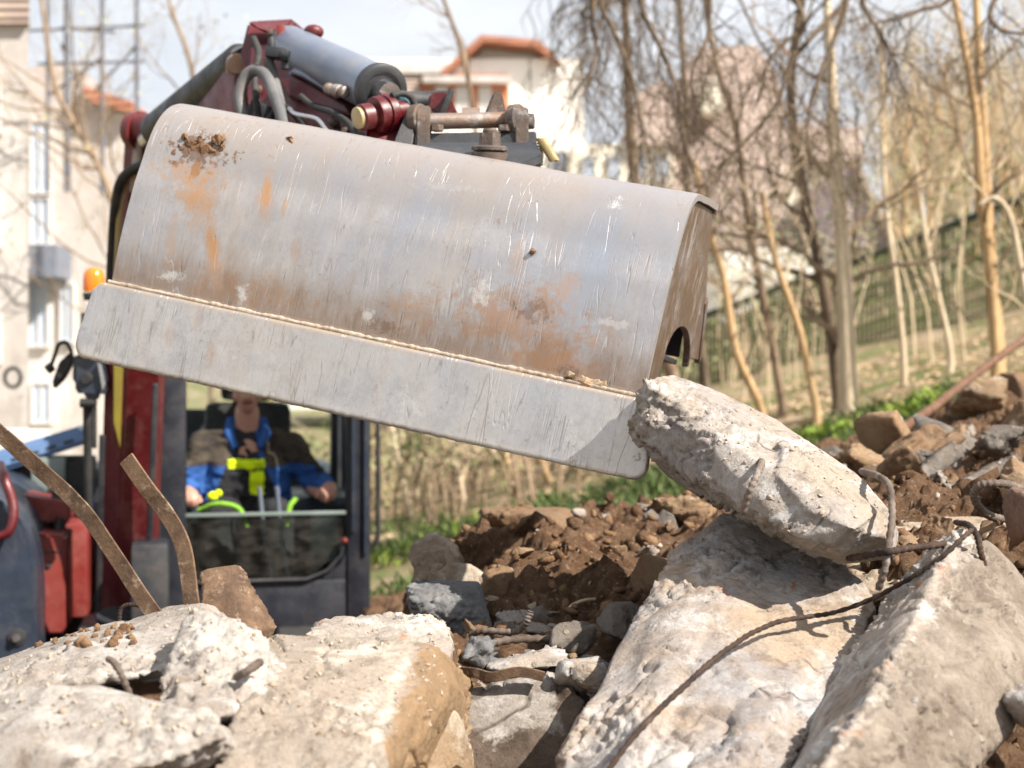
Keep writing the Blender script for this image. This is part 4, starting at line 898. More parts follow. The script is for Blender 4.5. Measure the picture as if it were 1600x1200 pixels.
blink('mud_clump', mudclump(.112, .268, [(0,0,.018,.009), (.012,.004,.010,.007), (-.016,-.002,.006,.005)], 4), M['drymud'], BK)
blink('mud_clump', mudclump(.50, .176, [(0,0,.034,.008), (.03,.002,.02,.006), (-.03,.003,.018,.005)], 5, .0), M['drymud'], BK)
blink('mud_clump', mudclump(.33, .415, [(0,0,.005,.005)], 6), M['mud'], BK)
blink('mud_clump', mudclump(-.295, .565, [(0,0,.010,.004), (.008,-.006,.006,.004)], 7, .062), M['mud'], BK)

# hitch on the bucket (quick coupler)
def hb(*q): return P(*q)
mb = MB()
mb.prism([hb(642,205,3.38), hb(652,174,3.42), hb(668,170,3.42), hb(690,190,3.40), hb(690,262,3.36), hb(640,262,3.36)], (0, .03, 0), 0, .003)   # placeholder body replaced below
mb.bm.clear()
# base plate: front wall, top shelf
tl, tr = hb(652,208,3.42), hb(838,205,3.42)
mb.prism([hb(652,208,3.42), hb(838,205,3.42), hb(840,262,3.40), hb(652,262,3.40)], (0, .02, -.0), 0, .003)
mb.prism([hb(655,222,3.30), hb(838,222,3.32), hb(848,240,3.22), hb(800,262,3.14), hb(700,268,3.12), hb(650,240,3.2)], (0, 0, -.022), 0, .003)
mb.prism([hb(845,238,3.25), hb(845,290,3.25), hb(790,290,3.3), hb(800,260,3.18)], (0, .25, 0), 0, .003)
mb.build('hitch_plate', M['hitch'], BK)
def disc(c, axis, r, th, name, mat, par=BK, bev=.004):
    ax = Vector(axis).normalized(); m = MB().lathe(Vector(c)-ax*th/2, ax, [(r-bev, 0), (r, bev), (r, th-bev), (r-bev, th)], 32); return m.build(name, mat, par, 30)
AX = (hb(815,186,3.45)-hb(668,190,3.43)).normalized()
# ear plates: disc head on a leg
for px, w_ in ((662, 26), (815, 22)):
    c = hb(px, 190, 3.44); m = MB(); r = .036 if px < 700 else .032
    u = Vector((0, 1, 0)); pts = []
    for i in range(17):
        a = math.radians(-20+i*220/16); pts.append(c+Vector((0, math.cos(a)*r, math.sin(a)*r*1.05)))
    pts += [c+Vector((0, -r, -.11)), c+Vector((0, r, -.11))]
    q = AX*.034; m.prism([p-q/2 for p in pts], q, 0, .004)
    m.lathe(c-AX*.030, AX, [(.016, 0), (.019, .003), (.019, .058), (.016, .061)], 20)
    m.lathe(c-Vector((.012, 0, -.004)), Vector((.86, -.5, .04)), [(.034, -.014), (.038, -.010), (.038, .010), (.034, .014), (.015, .014), (.014, .018)], 28)
    m.build('hitch_ear', M['pin_dark'], BK, 30)
MB().cyl(hb(668,190,3.44), hb(808,187,3.46), .0195, 28).build('hitch_pin', M['pin'], BK, 30)
mb = MB()
for px in (683, 788): mb.tube([hb(px, 205, 3.42), hb(px, 196, 3.42)], [.016, .016], 6)
mb.build_split('hitch_nut', M['pin_dark'], BK, 30)
# big bolt with washer
c = hb(765, 232, 3.2); up = Vector((.03, -.12, 1)).normalized()
m = MB(); m.lathe(c-up*.03, up, [(.040, 0), (.041, .02), (.030, .022), (.041, .026), (.041, .032), (.036, .036)], 32)
m.tube([c+up*.004, c+up*.034], [.0255, .0245], 6); m.lathe(c+up*.033, up, [(.017, 0), (.017, .007), (.014, .011), (.006, .011)], 20)
m.build('big_bolt', M['pin_dark'], BK, 30)
# pointed lug behind the pin
m = MB(); m.prism([hb(757,178,3.52), hb(764,160,3.52), hb(772,141,3.52), hb(781,139,3.52), hb(787,155,3.52), hb(791,180,3.52)], (0, .03, 0), 0, .004); m.build('locking_lug', M['pin_dark'], BK, 30)
m = MB(); m.prism([hb(618,216,3.4), hb(636,170,3.44), hb(652,172,3.44), hb(642,240,3.38), hb(610,240,3.36)], (0, .12, 0), 0, .003); m.build('hitch_bracket', M['hitch'], BK, 30)
# coil of gold chain/spring hanging at the right end
sp = []
for i in range(140):
    t = i/139; c = P(845+22*t, 216+36*t, 3.3); a = i*.62; sp.append(c+Vector((math.cos(a)*.011, math.sin(a)*.006, 0)))
MB().tube(sp, .0028, 6).build('coil_spring', M['brass'], BK, 60)
sp = []
for i in range(90):
    t = i/89; c = P(845-3*t, 222+38*t, 3.32); a = i*.62; sp.append(c+Vector((math.cos(a)*.007, math.sin(a)*.007, 0)))
MB().tube(sp, .0028, 6).build('coil_spring', M['brass'], BK, 60)
# link tubes and red knuckles between stick and hitch
ST = None
mb = MB()
a = hb(562,184,3.42); b_ = hb(640,172,3.50)
axk = (b_-a).normalized()
mb.lathe(a, axk, [(.026, 0), (.032, .004), (.032, .030), (.026, .034), (.026, .04), (.044, .042), (.045, .046), (.045, .062), (.040, .064), (.040, .070), (.045, .072), (.045, .09), (.041, .094), (.030, .096), (.028, .13)], 32)
mb.prism([hb(578,158,3.5), hb(594,144,3.52), hb(612,146,3.52), hb(630,172,3.5), hb(634,232,3.45), hb(570,226,3.42)], (.0, .12, 0), 0, .008)
mb.prism([hb(500,212,3.72), hb(575,176,3.60), hb(590,226,3.52), hb(520,240,3.6)], (0, .06, 0), 0, .005)
KN = mb.build('red_knuckle', M['red'], EX)
MB().lathe(a-axk*.012, axk, [(.018, 0), (.026, .004), (.026, .014), (.022, .016)], 24).build('pin_cap', M['brass'], KN, 30)
mb = MB(); mb.lathe(hb(584,183,3.52), (-.2, -1, 0), [(.014, -.02), (.014, .012), (.010, .016), (.010, .022), (.006, .024)], 12); mb.build('grease_bolt', M['pin'], KN, 30)
MB().cyl(hb(625,160,3.75), hb(700,158,3.78), .028, 24).build('link_tube', M['hitch'], EX, 30)
mb = MB(); mb.prism([hb(671,146,3.68), hb(690,143,3.68), hb(700,145,3.68), hb(716,178,3.68), hb(688,182,3.68), hb(668,168,3.68)], (0, .05, 0), 0, .005)
mb.box(hb(698,162,3.66), (.014, .04, .075), Matrix.Rotation(.35, 3, 'Y'), .003, 1); mb.build('red_link_ear', [M['red'], M['hitch']], EX)
MB().cyl(hb(722,182,3.6), hb(750,182,3.6), .022, 20).build('link_roller', M['pin'], EX, 30)
# torn tape / cloth on the knuckle
mb = MB(); mb.tube([hb(612,150,3.58), hb(626,152,3.58), hb(634,164,3.56), hb(640,178,3.54), hb(650,182,3.54)], [.010, .014, .012, .008, .003], 8); M['teal'] = painted('dark_teal_rag', (.015, .07, .10, 1), (.02, .04, .06, 1), .8, .1); mb.build('hose_stub', M['teal'], EX)

# stick (dark red, seen from its front underside)
mb = MB()
mb.prism([P(386,32,4.25), P(460,28,4.25), P(462,75,4.2), P(440,120,4.15), P(392,130,4.12), P(372,90,4.2)], (.03, .20, 0), 0, .012)   # head casting
mb.prism([P(388,70,4.1), P(432,66,4.1), P(470,110,3.98), P(560,165,3.75), P(600,195,3.62), P(590,260,3.55), P(480,260,3.7), P(400,260,3.9), P(384,150,4.05)], (.04, .14, .0), 0, .010)
STK = mb.build('stick', M['red'], EX)
mb = MB(); mb.prism([P(384,34,4.14), P(456,30,4.14), P(452,44,4.1), P(420,52,4.08), P(400,44,4.1)], (.0, .08, .012), 0, .008); mb.build('stick_head_cap', M['red'], STK)
mb = MB(); mb.box(P(440,66,4.08), (.022, .05, .09), None, .005); mb.build('red_clamp', M['red_bright'], STK)
mb = MB(); mb.prism([P(432,120,3.93), P(470,126,3.86), P(540,165,3.72), P(550,180,3.7), P(450,150,3.86)], (0, .03, 0), 0, .004); mb.build('stick_rib', M['red_dark'], STK)
# bucket cylinder
ca, cb = P(452,74,4.12), P(596,142,3.60); ax = (cb-ca).normalized(); Lc = (cb-ca).length
CYL = MB().lathe(ca, ax, [(.03, -.03), (.058, -.02), (.062, 0), (.062, Lc-.03), (.066, Lc-.028), (.066, Lc), (.055, Lc+.006), (.050, Lc+.002)], 40).build('bucket_cylinder', M['cyl'], EX, 30)
m = MB(); m.lathe(cb, ax, [(.030, -.05), (.030, .05)], 28); m.build('piston_rod', M['chrome'], CYL, 30)
m = MB(); m.lathe(cb-ax*.02, ax, [(.0665, 0), (.069, .004), (.069, .026), (.062, .030), (.050, .031), (.046, .026), (.034, .026)], 40); m.build('cylinder_gland', M['hitch'], CYL, 30)
m = MB(); m.tube([P(455,120,3.98), P(462,112,3.95), P(478,118,3.9), P(515,140,3.8), P(526,148,3.74), P(540,142,3.72)], .011, 10); m.build('steel_pipe', M['cyl'], CYL, 60)
m = MB()
fa, fb = P(514,140,3.66), P(556,146,3.60); fx = (fb-fa).normalized()
m.lathe(fa, fx, [(.010, 0), (.014, .006), (.014, .018), (.011, .022), (.017, .024), (.017, .042), (.012, .044), (.015, .048), (.015, .062), (.010, .066)], 14); m.ball(fa+Vector((0, 0, .002)), .016)
m.build('pipe_fitting', M['pin'], CYL, 40)
m = MB(); m.tube([P(450,64,4.05), P(470,58,4.05), P(486,70,4.0), P(508,84,3.95)], [.018, .014, .012, .008], 10); m.ball(P(490,50,4.05), .030, 1, (1, 1, .7)); m.build('cylinder_bracket', [M['hitch'], M['red']], CYL)
# hoses
def hose(name, pts, r, mat, par=EX, k=12): return MB().tube(spline([P(*q) for q in pts], k), r, 14).build(name, mat, par, 60)
hose('hydraulic_hose', [(380,185,3.85),(374,150,3.86),(384,120,3.86),(400,110,3.85),(416,120,3.82),(430,150,3.76),(442,190,3.7),(450,230,3.65)], .0165, M['hose'])
hose('hydraulic_hose', [(418,92,3.86),(424,110,3.86),(432,140,3.84),(440,180,3.78),(440,230,3.75)], .0150, M['hose'])
hose('hydraulic_hose', [(452,170,3.72),(462,178,3.68),(490,184,3.64),(500,190,3.62),(512,206,3.6)], .006, M['chrome'])
hose('hydraulic_hose', [(396,60,4.02),(404,84,3.98),(398,120,3.95),(402,170,3.9),(410,230,3.85)], .010, M['rubber'])
hose('hydraulic_hose', [(470,150,3.72),(490,166,3.68),(520,176,3.62),(548,196,3.56),(560,225,3.5)], .008, M['rubber'])
hose('hydraulic_hose', [(612,150,3.44),(628,146,3.46),(642,152,3.47),(650,166,3.47),(660,176,3.46)], .008, M['rubber'])
hose('hydraulic_hose', [(400,236,3.75),(412,205,3.74),(428,176,3.76),(446,168,3.76),(470,190,3.7),(486,215,3.66)], .009, M['rubber'])
for bx_, by_, bd_ in ((404,140,4.0),(416,205,3.86),(540,205,3.62),(520,190,3.64),(560,212,3.54),(470,196,3.72),(424,52,4.1)):
    MB().lathe(P(bx_, by_, bd_), (-.15, -1, .1), [(.013, -.03), (.013, .004), (.009, .006), (.009, .012), (.005, .014)], 8).build('bolt', M['pin_dark'], STK, 30)
m = MB(); m.box(P(405,175,3.95), (.06, .04, .05), Matrix.Rotation(.4, 3, 'Y'), .006); m.build('pipe_clamp', M['hitch'], STK)
m = MB(); m.box(P(432,84,3.84), (.055, .05, .028), Matrix.Rotation(.1, 3, 'Y'), .005); m.lathe(P(424,70,3.84), (0, 0, 1), [(.010, -.02), (.012, .0), (.008, .02)], 12); m.cyl(P(440,86,3.82), P(452,88,3.82), .015, 14); m.cyl(P(446,96,3.84), P(446,108,3.84), .011, 12)
m.build('hose_elbow', M['hitch'], EX, 30)

# boom cylinder between boom head and stick head
ca, cb = P(236,212,4.95), P(380,98,4.35); ax = (cb-ca).normalized(); Lc = (cb-ca).length
AC = MB().lathe(ca+ax*.05, ax, [(.05, 0), (.062, .01), (.062, Lc*.93), (.05, Lc*.95)], 36).build('arm_cylinder', M['hitch'], EX, 30)
m = MB(); m.lathe(ca, ax, [(.03, -.05), (.03, .1)], 24); m.build('piston_rod', M['chrome'], AC, 30)
m = MB(); m.tube([P(300,185,4.7), P(330,162,4.55), P(365,130,4.4)], .012, 10); m.build('steel_pipe', M['cyl'], AC)
m = MB(); m.lathe(P(370,104,4.3), (0.2,-1,0), [(.03, -.05), (.034, -.02), (.034, .03), (.028, .035)], 20); m.build('pin_cap', M['pin'], AC)
# boom: upright box section with elbow, ends at the swing bracket
def bquad(px0, px1, py, d): return P(px0, py, d), P(px1, py, d)
mb = MB()
sec = [((196,256),182,5.15),((190,262),300,5.2),((172,258),440,5.3),((163,246),600,5.42),((158,240),760,5.52),((152,236),900,5.6),((150,234),1010,5.66)]
bm = bmesh.new(); rings = []
for (x0, x1), py, d in sec:
    a, b_ = P(x0, py, d+.04), P(x1, py, d); dep = Vector((-.03, .24, 0)) ; ca_ = P(x0+(x1-x0)*.38, py, d-.01)
    rings.append([bm.verts.new(v) for v in (a, ca_, b_, b_+dep, a+dep)])
for i in range(len(rings)-1):
    for j in range(5): bm.faces.new((rings[i][j], rings[i][(j+1) % 5], rings[i+1][(j+1) % 5], rings[i+1][j]))
bm.faces.new(rings[0][::-1]); bm.faces.new(rings[-1]); bmesh.ops.recalc_face_normals(bm, faces=bm.faces[:])
bmesh.ops.bevel(bm, geom=[e for e in bm.edges if e.calc_face_angle(0) > .4], offset=.01, segments=2, affect='EDGES')
mb.merge(bm)
# upper boom running forward behind the bucket to the stick head
mb.prism([P(215,186,5.1), P(250,182,5.1), P(262,230,5.1), P(250,330,5.15), P(196,320,5.18), P(205,240,5.12)], (.0, .22, 0), 0, .012)
mb.beam(P(255,240,5.1), P(405,150,4.3), .16, .20, bev=.015)
BOOM = mb.build('boom', M['red'], EX, 30)
m = MB(); m.prism([P(192,574,5.29), P(166+24,574,5.29), P(196,700,5.37), P(184,700,5.37), P(180,574,5.28)], (0, .004, 0), 0, 0) if False else m.quads([P(178,560,5.30), P(193,562,5.30), P(188,700,5.40), P(178,660,5.38)], [(0, 1, 2, 3)])
m.build('yellow_sticker', M['yellow'], BOOM)
m = MB(); m.cyl(P(217,200,5.05), P(250,205,4.98), .055, 28); m.cyl(P(212,205,5.06), P(222,205,5.04), .07, 28); m.build('boom_head_boss', M['red'], BOOM, 30)
m = MB(); m.prism([P(206,240,5.02), P(213,196,5.02), P(218,190,5.02), P(222,200,5.02), P(222,300,5.04), P(200,300,5.05)], (0, .04, 0), 0, .005); m.build('boom_side_plate', M['pin'], BOOM, 30)
hose('hydraulic_hose', [(262,252,5.0),(235,256,5.0),(205,266,5.02),(188,285,5.05),(180,320,5.1),(176,370,5.2),(172,450,5.3),(170,520,5.35)], .017, M['rubber'])
hose('hydraulic_hose', [(240,262,5.05),(212,270,5.06),(195,290,5.08),(187,330,5.12),(183,400,5.2),(178,520,5.33)], .010, M['brass'])
m = MB(); m.beam(P(160,680,5.34), P(154,960,5.55), .022, .022, bev=.004); m.beam(P(243,600,5.36), P(228,985,5.6), .02, .03, bev=.004); m.build_split('boom_edge_pipe', M['hitch'], BOOM, 30)

# cab: frame posts, roof, sills, panels
CAB = MB()
H0, H1 = .47, 2.28
mbox(CAB, -.465, -.330, .0, .12, H0, H1, .03); mbox(CAB, .355, .465, .02, .12, H0, H1, .035)     # front posts
mbox(CAB, -.465, -.40, 1.25, 1.33, H0, H1, .02); mbox(CAB, .40, .465, 1.25, 1.33, H0, H1, .02)   # rear posts
mbox(CAB, -.47, .47, -.01, 1.34, H1, H1+.09, .04)                                                # roof
mbox(CAB, -.328, .353, .0, .10, H1-.10, H1+.01, .02)                                             # header
mbox(CAB, -.328, .353, .015, .09, H0, .695, .012)                                                # lower front panel
mbox(CAB, -.46, .46, .095, 1.30, H0-.02, H0+.06, .01)                                            # floor
mbox(CAB, -.40, .40, 1.27, 1.32, H0, 1.08, .01); mbox(CAB, -.40, .02, 1.275, 1.315, 1.078, 1.42, .01)
mbox(CAB, -.462, -.43, .12, 1.25, H0, 1.05, .01); mbox(CAB, .43, .462, .12, 1.25, H0, 1.0, .01)
cabo = CAB.build('cab', M['black'], EX, 30)
# rounded inner corner of the front opening + bright sill
m = MB()
pts = [(.352, .70), (.352, .86)]
for i in range(9):
    a = math.radians(180-i*90/8); 
arc = [(.352, .83)]+[(.352-.16+.16*math.cos(math.radians(-i*10)), .83+.0-.13+.13*(1-math.sin(math.radians(i*10)))) for i in range(0, 10)]
poly = [W(x, .02, z) for x, z in arc]+[W(.352, .02, .694)]
m.prism(poly, MYV*.06, 0, .0); m.build('corner_gusset', M['black'], cabo, 30)
m = MB(); m.tube([W(-.33, .0, .70), W(.18, .0, .70), W(.27, .0, .735), W(.33, .0, .80), W(.347, .0, .88)], .009, 8); m.build('window_seal', M['hitch'], cabo, 50)
m = MB(); m.quads([W(-.333, .035, .70), W(.20, .035, .70), W(.352, .035, .85), W(.352, .035, .98), W(-.333, .035, .98)], [(0, 1, 2, 3, 4)]); gl = m.build('lower_front_glass', M['glass_dark'], cabo)
m = MB(); m.beam(W(-.335, .032, .985), W(.36, .032, .985), .02, .016, bev=.004); M['trim'] = painted('pale_green_edge_trim', (.14, .18, .165, 1), (.20, .23, .22, 1), .4, .2); m.build('glass_edge_trim', M['trim'], cabo)
m = MB(); m.quads([W(.03, 1.29, 1.08), W(.40, 1.29, 1.08), W(.40, 1.29, 2.18), W(.03, 1.29, 2.18)], [(0, 1, 2, 3)]); m.quads([W(-.40, 1.29, 1.42), W(.028, 1.29, 1.42), W(.028, 1.29, 2.18), W(-.40, 1.29, 2.18)], [(0, 1, 2, 3)]); m.build_split('rear_glass', M['glass'], cabo)
m = MB(); m.quads([W(.446, .14, 1.0), W(.446, 1.24, 1.0), W(.446, 1.24, 2.2), W(.446, .14, 2.2)], [(0, 1, 2, 3)]); m.quads([W(-.446, .14, 1.05), W(-.446, 1.24, 1.05), W(-.446, 1.24, 2.2), W(-.446, .14, 2.2)], [(0, 1, 2, 3)]); m.build_split('side_glass', M['glass'], cabo)
# post ribs, hinge strip, handle
m = MB(); mbox(m, .376, .392, -.004, .03, .9, 2.2, .004); mbox(m, .43, .445, .0, .04, .8, 2.2, .004); m.build_split('post_rib', M['navy'], cabo)
m = MB(); m.tube(spline([W(.462, .10, 2.0), W(.50, .09, 1.96), W(.502, .09, 1.6), W(.504, .09, 1.0), W(.50, .09, .86), W(.462, .10, .82)], 8), .0115, 10); m.build('grab_handle', M['rubber'], cabo, 60)
m = MB(); m.ball(W(.345, -.01, .865), .014); m.build('red_knob', M['red_bright'], cabo)
m = MB(); m.tube([W(.335, .0, .85), W(.33, .01, .80), W(.29, .01, .74), W(.25, .01, .72)], .006, 8); m.build('cable', M['rubber'], cabo)
mb = MB()
for x in (-.325, -.30):
    pass
mb.tube([W(-.02, .06, 1.10), W(.0, .08, .9), W(.035, .05, .70)], .010, 8); mb.tube([W(.055, .06, 1.10), W(.075, .08, .9), W(.105, .05, .70)], .010, 8); mb.build_split('travel_lever', M['cyl'], cabo)
# seat, consoles and dash inside
m = MB(); mbox(m, -.27, .19, .42, .92, .72, .86, .05); mbox(m, -.25, .17, .86, 1.0, .82, 1.46, .05); mbox(m, -.17, .09, .88, .98, 1.47, 1.66, .03); m.build('seat', M['interior'], EX)
m = MB(); mbox(m, -.42, -.28, .32, .9, .6, .92, .03); mbox(m, .22, .38, .32, .9, .6, .92, .03)
for x in (-.31, .31): m.tube([W(x, .36, .90), W(x-.005, .32, .97)], [.02, .012], 10); m.ball(W(x-.005, .315, 1.01), .024, 0, (1, 1, 1.5))
CON = m.build_split('console', M['interior'], EX)[0]
m = MB(); mbox(m, .22, .34, .20, .34, .74, .97, .02); m.build('side_box', M['trim'], CON)
m = MB()
for i in range(4): mbox(m, -.12, .02, .12, .14, .60+i*.035, .615+i*.035, .003)
m.build_split('floor_pedal', M['pin'], CON)
m = MB(); m.tube(spline([W(-.28, .10, 1.0), W(-.20, .06, 1.03), W(-.11, .05, 1.01), W(-.07, .045, .93)], 8), .011, 10); m.tube(spline([W(.14, .06, 1.05), W(.11, .05, 1.01), W(.10, .045, .93)], 8), .011, 10); m.build_split('green_hose', M['neon_green'], CON)

# body of the machine
m = MB(); mbox(m, -1.42, .45, .55, 2.0, .62, 1.02, .05); mbox(m, -1.1, .45, 1.40, 2.05, 1.0, 1.12, .05); BODY = m.build('upper_body', M['navy'], EX, 30)
# rounded dark cover on the left and its parts
bm = bmesh.new(); prof = [(-1.48, .50), (-.875, .50), (-.875, .76), (-.885, .90), (-.92, 1.02), (-.98, 1.10), (-1.08, 1.15), (-1.3, 1.2), (-1.48, 1.2)]
m = MB(); m.prism([W(x, -.62, z) for x, z in prof], MYV*1.3, 0, .02); COVER = m.build('engine_cover', M['navy'], EX, 30)
m = MB(); m.lathe(W(-.945, -.625, .60), -MYV, [(.033, -.01), (.033, .004), (.028, .006)], 24, 0); m.tube([W(-.945, -.628, .60), W(-.945, -.65, .60)], [.018, .016], 6, 1); m.build('cover_bolt', [M['rubber'], M['chrome']], COVER, 30)
m = MB(); m.tube(spline([W(-1.5, -.60, .955), W(-1.15, -.66, .965), W(-1.0, -.68, .985), W(-.96, -.68, 1.02), W(-.955, -.66, 1.10), W(-.99, -.63, 1.2), W(-1.02, -.5, 1.24)], 8), .018, 12); m.build('guard_rail', M['red'], COVER, 60)
m = MB(); mbox(m, -1.02, -.74, .10, .60, .55, .96, .02); m.prism([W(-.94, -.30, .55), W(-.80, -.30, .55), W(-.80, -.30, .94), W(-.94, -.30, .96)], MYV*.4, 0, .01); m.prism([W(-1.02, -.1, .98), W(-.80, -.1, .98), W(-.80, -.1, 1.06), W(-1.02, -.1, 1.10)], MYV*.3, 0, .01); m.build('red_frame', M['red_bright'], EX)
m = MB(); m.lathe(W(-.86, -.305, .83), -MYV, [(.010, 0), (.010, .006)], 12); mbox(m, -.93, -.81, -.304, -.30, .878, .884, 0); m.build('frame_bolt', M['hitch'], EX)
# blue grey hood with vents
m = MB(); m.prism([W(-1.25, .5, 1.22), W(-.80, .5, 1.36), W(-.77, .5, 1.33), W(-.77, .5, 1.28), W(-1.25, .5, 1.12)], MYV*.6, 0, .02); HOOD = m.build('hood', M['blue_panel'], EX, 30)
m = MB()
for i in range(4): m.box(W(-1.08+i*.075, .505, 1.215+i*.0245), (.045, .02, .012), MR @ Matrix.Rotation(-.3, 3, 'Y'), .003)
m.build_split('hood_vent', M['rubber'], HOOD)
m = MB(); mbox(m, -1.22, -.77, .56, 1.1, .95, 1.2, .02); m.build('air_box', M['interior'], EX)
m = MB(); mbox(m, -1.02, -.87, .50, .57, 1.06, 1.22, .02); m.build('side_lamp', M['trim'], EX)
m = MB()
for x, z, s in ((-.98, 1.02, .05), (-.90, .99, .035), (-.84, 1.0, .04), (-.93, .95, .03)): m.box(W(x, .05, z), (s, .06, s*.8), MR, .006)
m.tube(spline([W(-.86, .0, 1.1), W(-.84, -.05, .9), W(-.88, -.06, .7), W(-.86, -.05, .5)], 8), .022, 10); m.tube(spline([W(-.84, -.1, 1.0), W(-.86, -.12, .8), W(-.83, -.1, .6), W(-.85, -.1, .45)], 8), .016, 10)
m.tube(spline([W(-.80, -.1, .95), W(-.83, -.16, .75), W(-.88, -.15, .55)], 8), .012, 10)
m.build('valve_block', M['rubber'], EX)
# swing bracket under the boom
m = MB(); m.box(P(198,1010,5.7), (.36, .4, .22), MR, .03); m.box(P(235,930,5.5), (.14, .2, .42), MR, .02); m.cyl(P(180,960,5.5), P(180,1080,5.6), .07, 24); m.build('swing_bracket', M['hitch'], EX, 30)
m = MB(); m.prism([P(236,600,6.0), P(246,600,6.0), P(246,980,6.0), P(236,980,6.0)], (0, .08, 0), 0, .004); m.build('cab_edge_strip', M['hitch'], EX)
# mirrors
m = MB(); m.prism([P(112,548,5.4), P(150,540,5.4), P(160,556,5.4), P(166,600,5.4), P(158,624,5.4), P(124,622,5.4), P(111,600,5.4)], (.0, .06, 0), 0, .02); MIR = m.build('mirror', M['navy'], EX, 30)
m = MB(); m.lathe(P(136,592,5.4), (0, -1, 0), [(.024, 0), (.02, .012)], 20); m.build('mirror_mount', M['rubber'], MIR)
m = MB(); m.prism([P(158,570,5.38), P(165,600,5.38), P(160,610,5.38), P(152,566,5.38)], (.0, .02, 0), 0, .002); m.build('mirror_rim', M['chrome'], MIR)
m = MB(); m.tube([P(136,625,5.45), P(137,700,5.5), P(138,800,5.55)], .016, 10); m.tube([P(126,630,5.42), P(150,630,5.42)], .018, 8); m.build('mirror_post', M['rubber'], MIR)
m = MB(); m.prism([P(112,548,5.5), P(92,565,5.5), P(80,600,5.5), P(84,608,5.5), P(100,592,5.5), P(112,570,5.5)], (.0, .03, 0), 0, .006); m.tube(spline([P(112,550,5.45), P(104,536,5.45), P(92,538,5.45), P(86,555,5.45), P(77,578,5.45)], 6), .008, 8); m.tube([P(74,578,5.44), P(82,572,5.44)], .018, 8); m.build('round_mirror', M['rubber'], EX)
# beacon on its pole
m = MB(); m.tube([P(147,470,5.9), P(147,700,5.95)], .012, 10); m.lathe(P(147,458,5.9), (0, 0, 1), [(.04, -.03), (.045, -.01), (.045, .0)], 24); m.box(P(131,510,5.85), (.02, .03, .11), None, .004); BP = m.build('beacon_pole', M['rubber'], EX, 30)
m = MB(); m.lathe(P(147,456,5.9), (0, 0, 1), [(.043, 0), (.045, .01), (.045, .05), (.042, .075), (.032, .092), (.016, .101), (.002, .104)], 32); m.build('beacon', M['amber'], EX, 60)
# tracks and blade, mostly hidden behind the rubble
for sx, nm in ((-1.35, 'track'), (.05, 'track')):
    m = MB(); pr = []
    for i in range(9): a = math.radians(90+i*180/8); pr.append((.05+.24*math.cos(a), .24+.24*math.sin(a)))
    for i in range(9): a = math.radians(-90+i*180/8); pr.append((1.85+.24*math.cos(a), .24+.24*math.sin(a)))
    m.prism([W(sx, y, z+.02) for y, z in pr], MXV*.34, 0, .01)
    for k in range(22):
        y = .05+1.8*k/21; mbox(m, sx-.005, sx+.345, y-.02, y+.02, .0, .03, .003); mbox(m, sx-.005, sx+.345, y-.02, y+.02, .49, .52, .003)
    t = m.build(nm, M['rubber'], EX)
    m = MB()
    for y in (.05, 1.85): m.lathe(W(sx-.01, y, .26), MXV, [(.17, 0), (.17, .36)], 24)
    m.build_split('track_wheel', M['hitch'], t)
m = MB(); mbox(m, -1.4, .42, -.75, -.70, .04, .36, .01); mbox(m, -1.0, -.9, -.7, .4, .15, .25, .01); mbox(m, -.1, 0, -.7, .4, .15, .25, .01); m.build('dozer_blade', M['red'], EX)
m = MB(); mbox(m, -1.2, .3, .4, 1.7, .25, .6, .05); m.build('undercarriage', M['hitch'], EX)

# ------------------------------------------------------------------ the driver
def capsules(chains, vox=.007, smooth_it=3):
    mb = MB()
    for ch in chains:
        pts = [Vector(c[:3]) for c in ch]; rs = [c[3] for c in ch]
        mb.tube(pts, rs, 14)
        for p, r in zip(pts, rs): mb.ball(p, r*1.0, sub=2)
    me = bpy.data.meshes.new('t'); mb.bm.to_mesh(me); mb.bm.free()
    V = [v.co.copy() for v in me.vertices]; Fs = [list(p.vertices) for p in me.polygons]
    r = remeshed(V, Fs, vox); V = npv(r); ne = len(r.edges); E_ = np.empty(ne*2, dtype=np.int32); r.edges.foreach_get('vertices', E_); E_ = E_.reshape(-1, 2)
    deg = np.bincount(E_.ravel(), minlength=len(V)).astype(float)[:, None]
    for _ in range(smooth_it):
        A = np.stack([np.bincount(E_[:, 0], weights=V[E_[:, 1], c], minlength=len(V))+np.bincount(E_[:, 1], weights=V[E_[:, 0], c], minlength=len(V)) for c in range(3)], 1)/deg
        V = V*.35+A*.65
    r.vertices.foreach_set('co', V.astype(np.float32).ravel()); r.update(); smooth(r, 180); return r
def ch(*pts): return [tuple(W(x, y, z))+(r,) for x, y, z, r in pts]
CX = -.055
def hand(cx, cy, cz, s):
    """gripping hand: palm over the lever knob, five bent fingers; s=+1 for the image right hand"""
    out = [ch((cx+.03*s, cy+.10, cz+.02, .026), (cx+.01*s, cy+.035, cz+.02, .030), (cx-.006*s, cy-.005, cz+.012, .027)), ch((cx+.028*s, cy+.03, cz+.016, .022), (cx+.026*s, cy-.005, cz+.010, .020))]
    for k, (dx, ln) in enumerate(((-.024, .92), (-.006, 1.05), (.013, 1.0), (.031, .82))):
        x = cx+dx*s; out.append(ch((x, cy-.008, cz+.022, .0110), (x*1, cy-.036*ln, cz+.016, .0102), (x-.003*s, cy-.050*ln, cz-.012, .0094), (x-.004*s, cy-.040*ln, cz-.036*ln, .0084)))
    out.append(ch((cx-.016*s, cy+.028, cz+.004, .014), (cx-.040*s, cy+.004, cz-.004, .0115), (cx-.046*s, cy-.022, cz-.020, .0098)))
    return out
HZ = 1.52; SK = .018
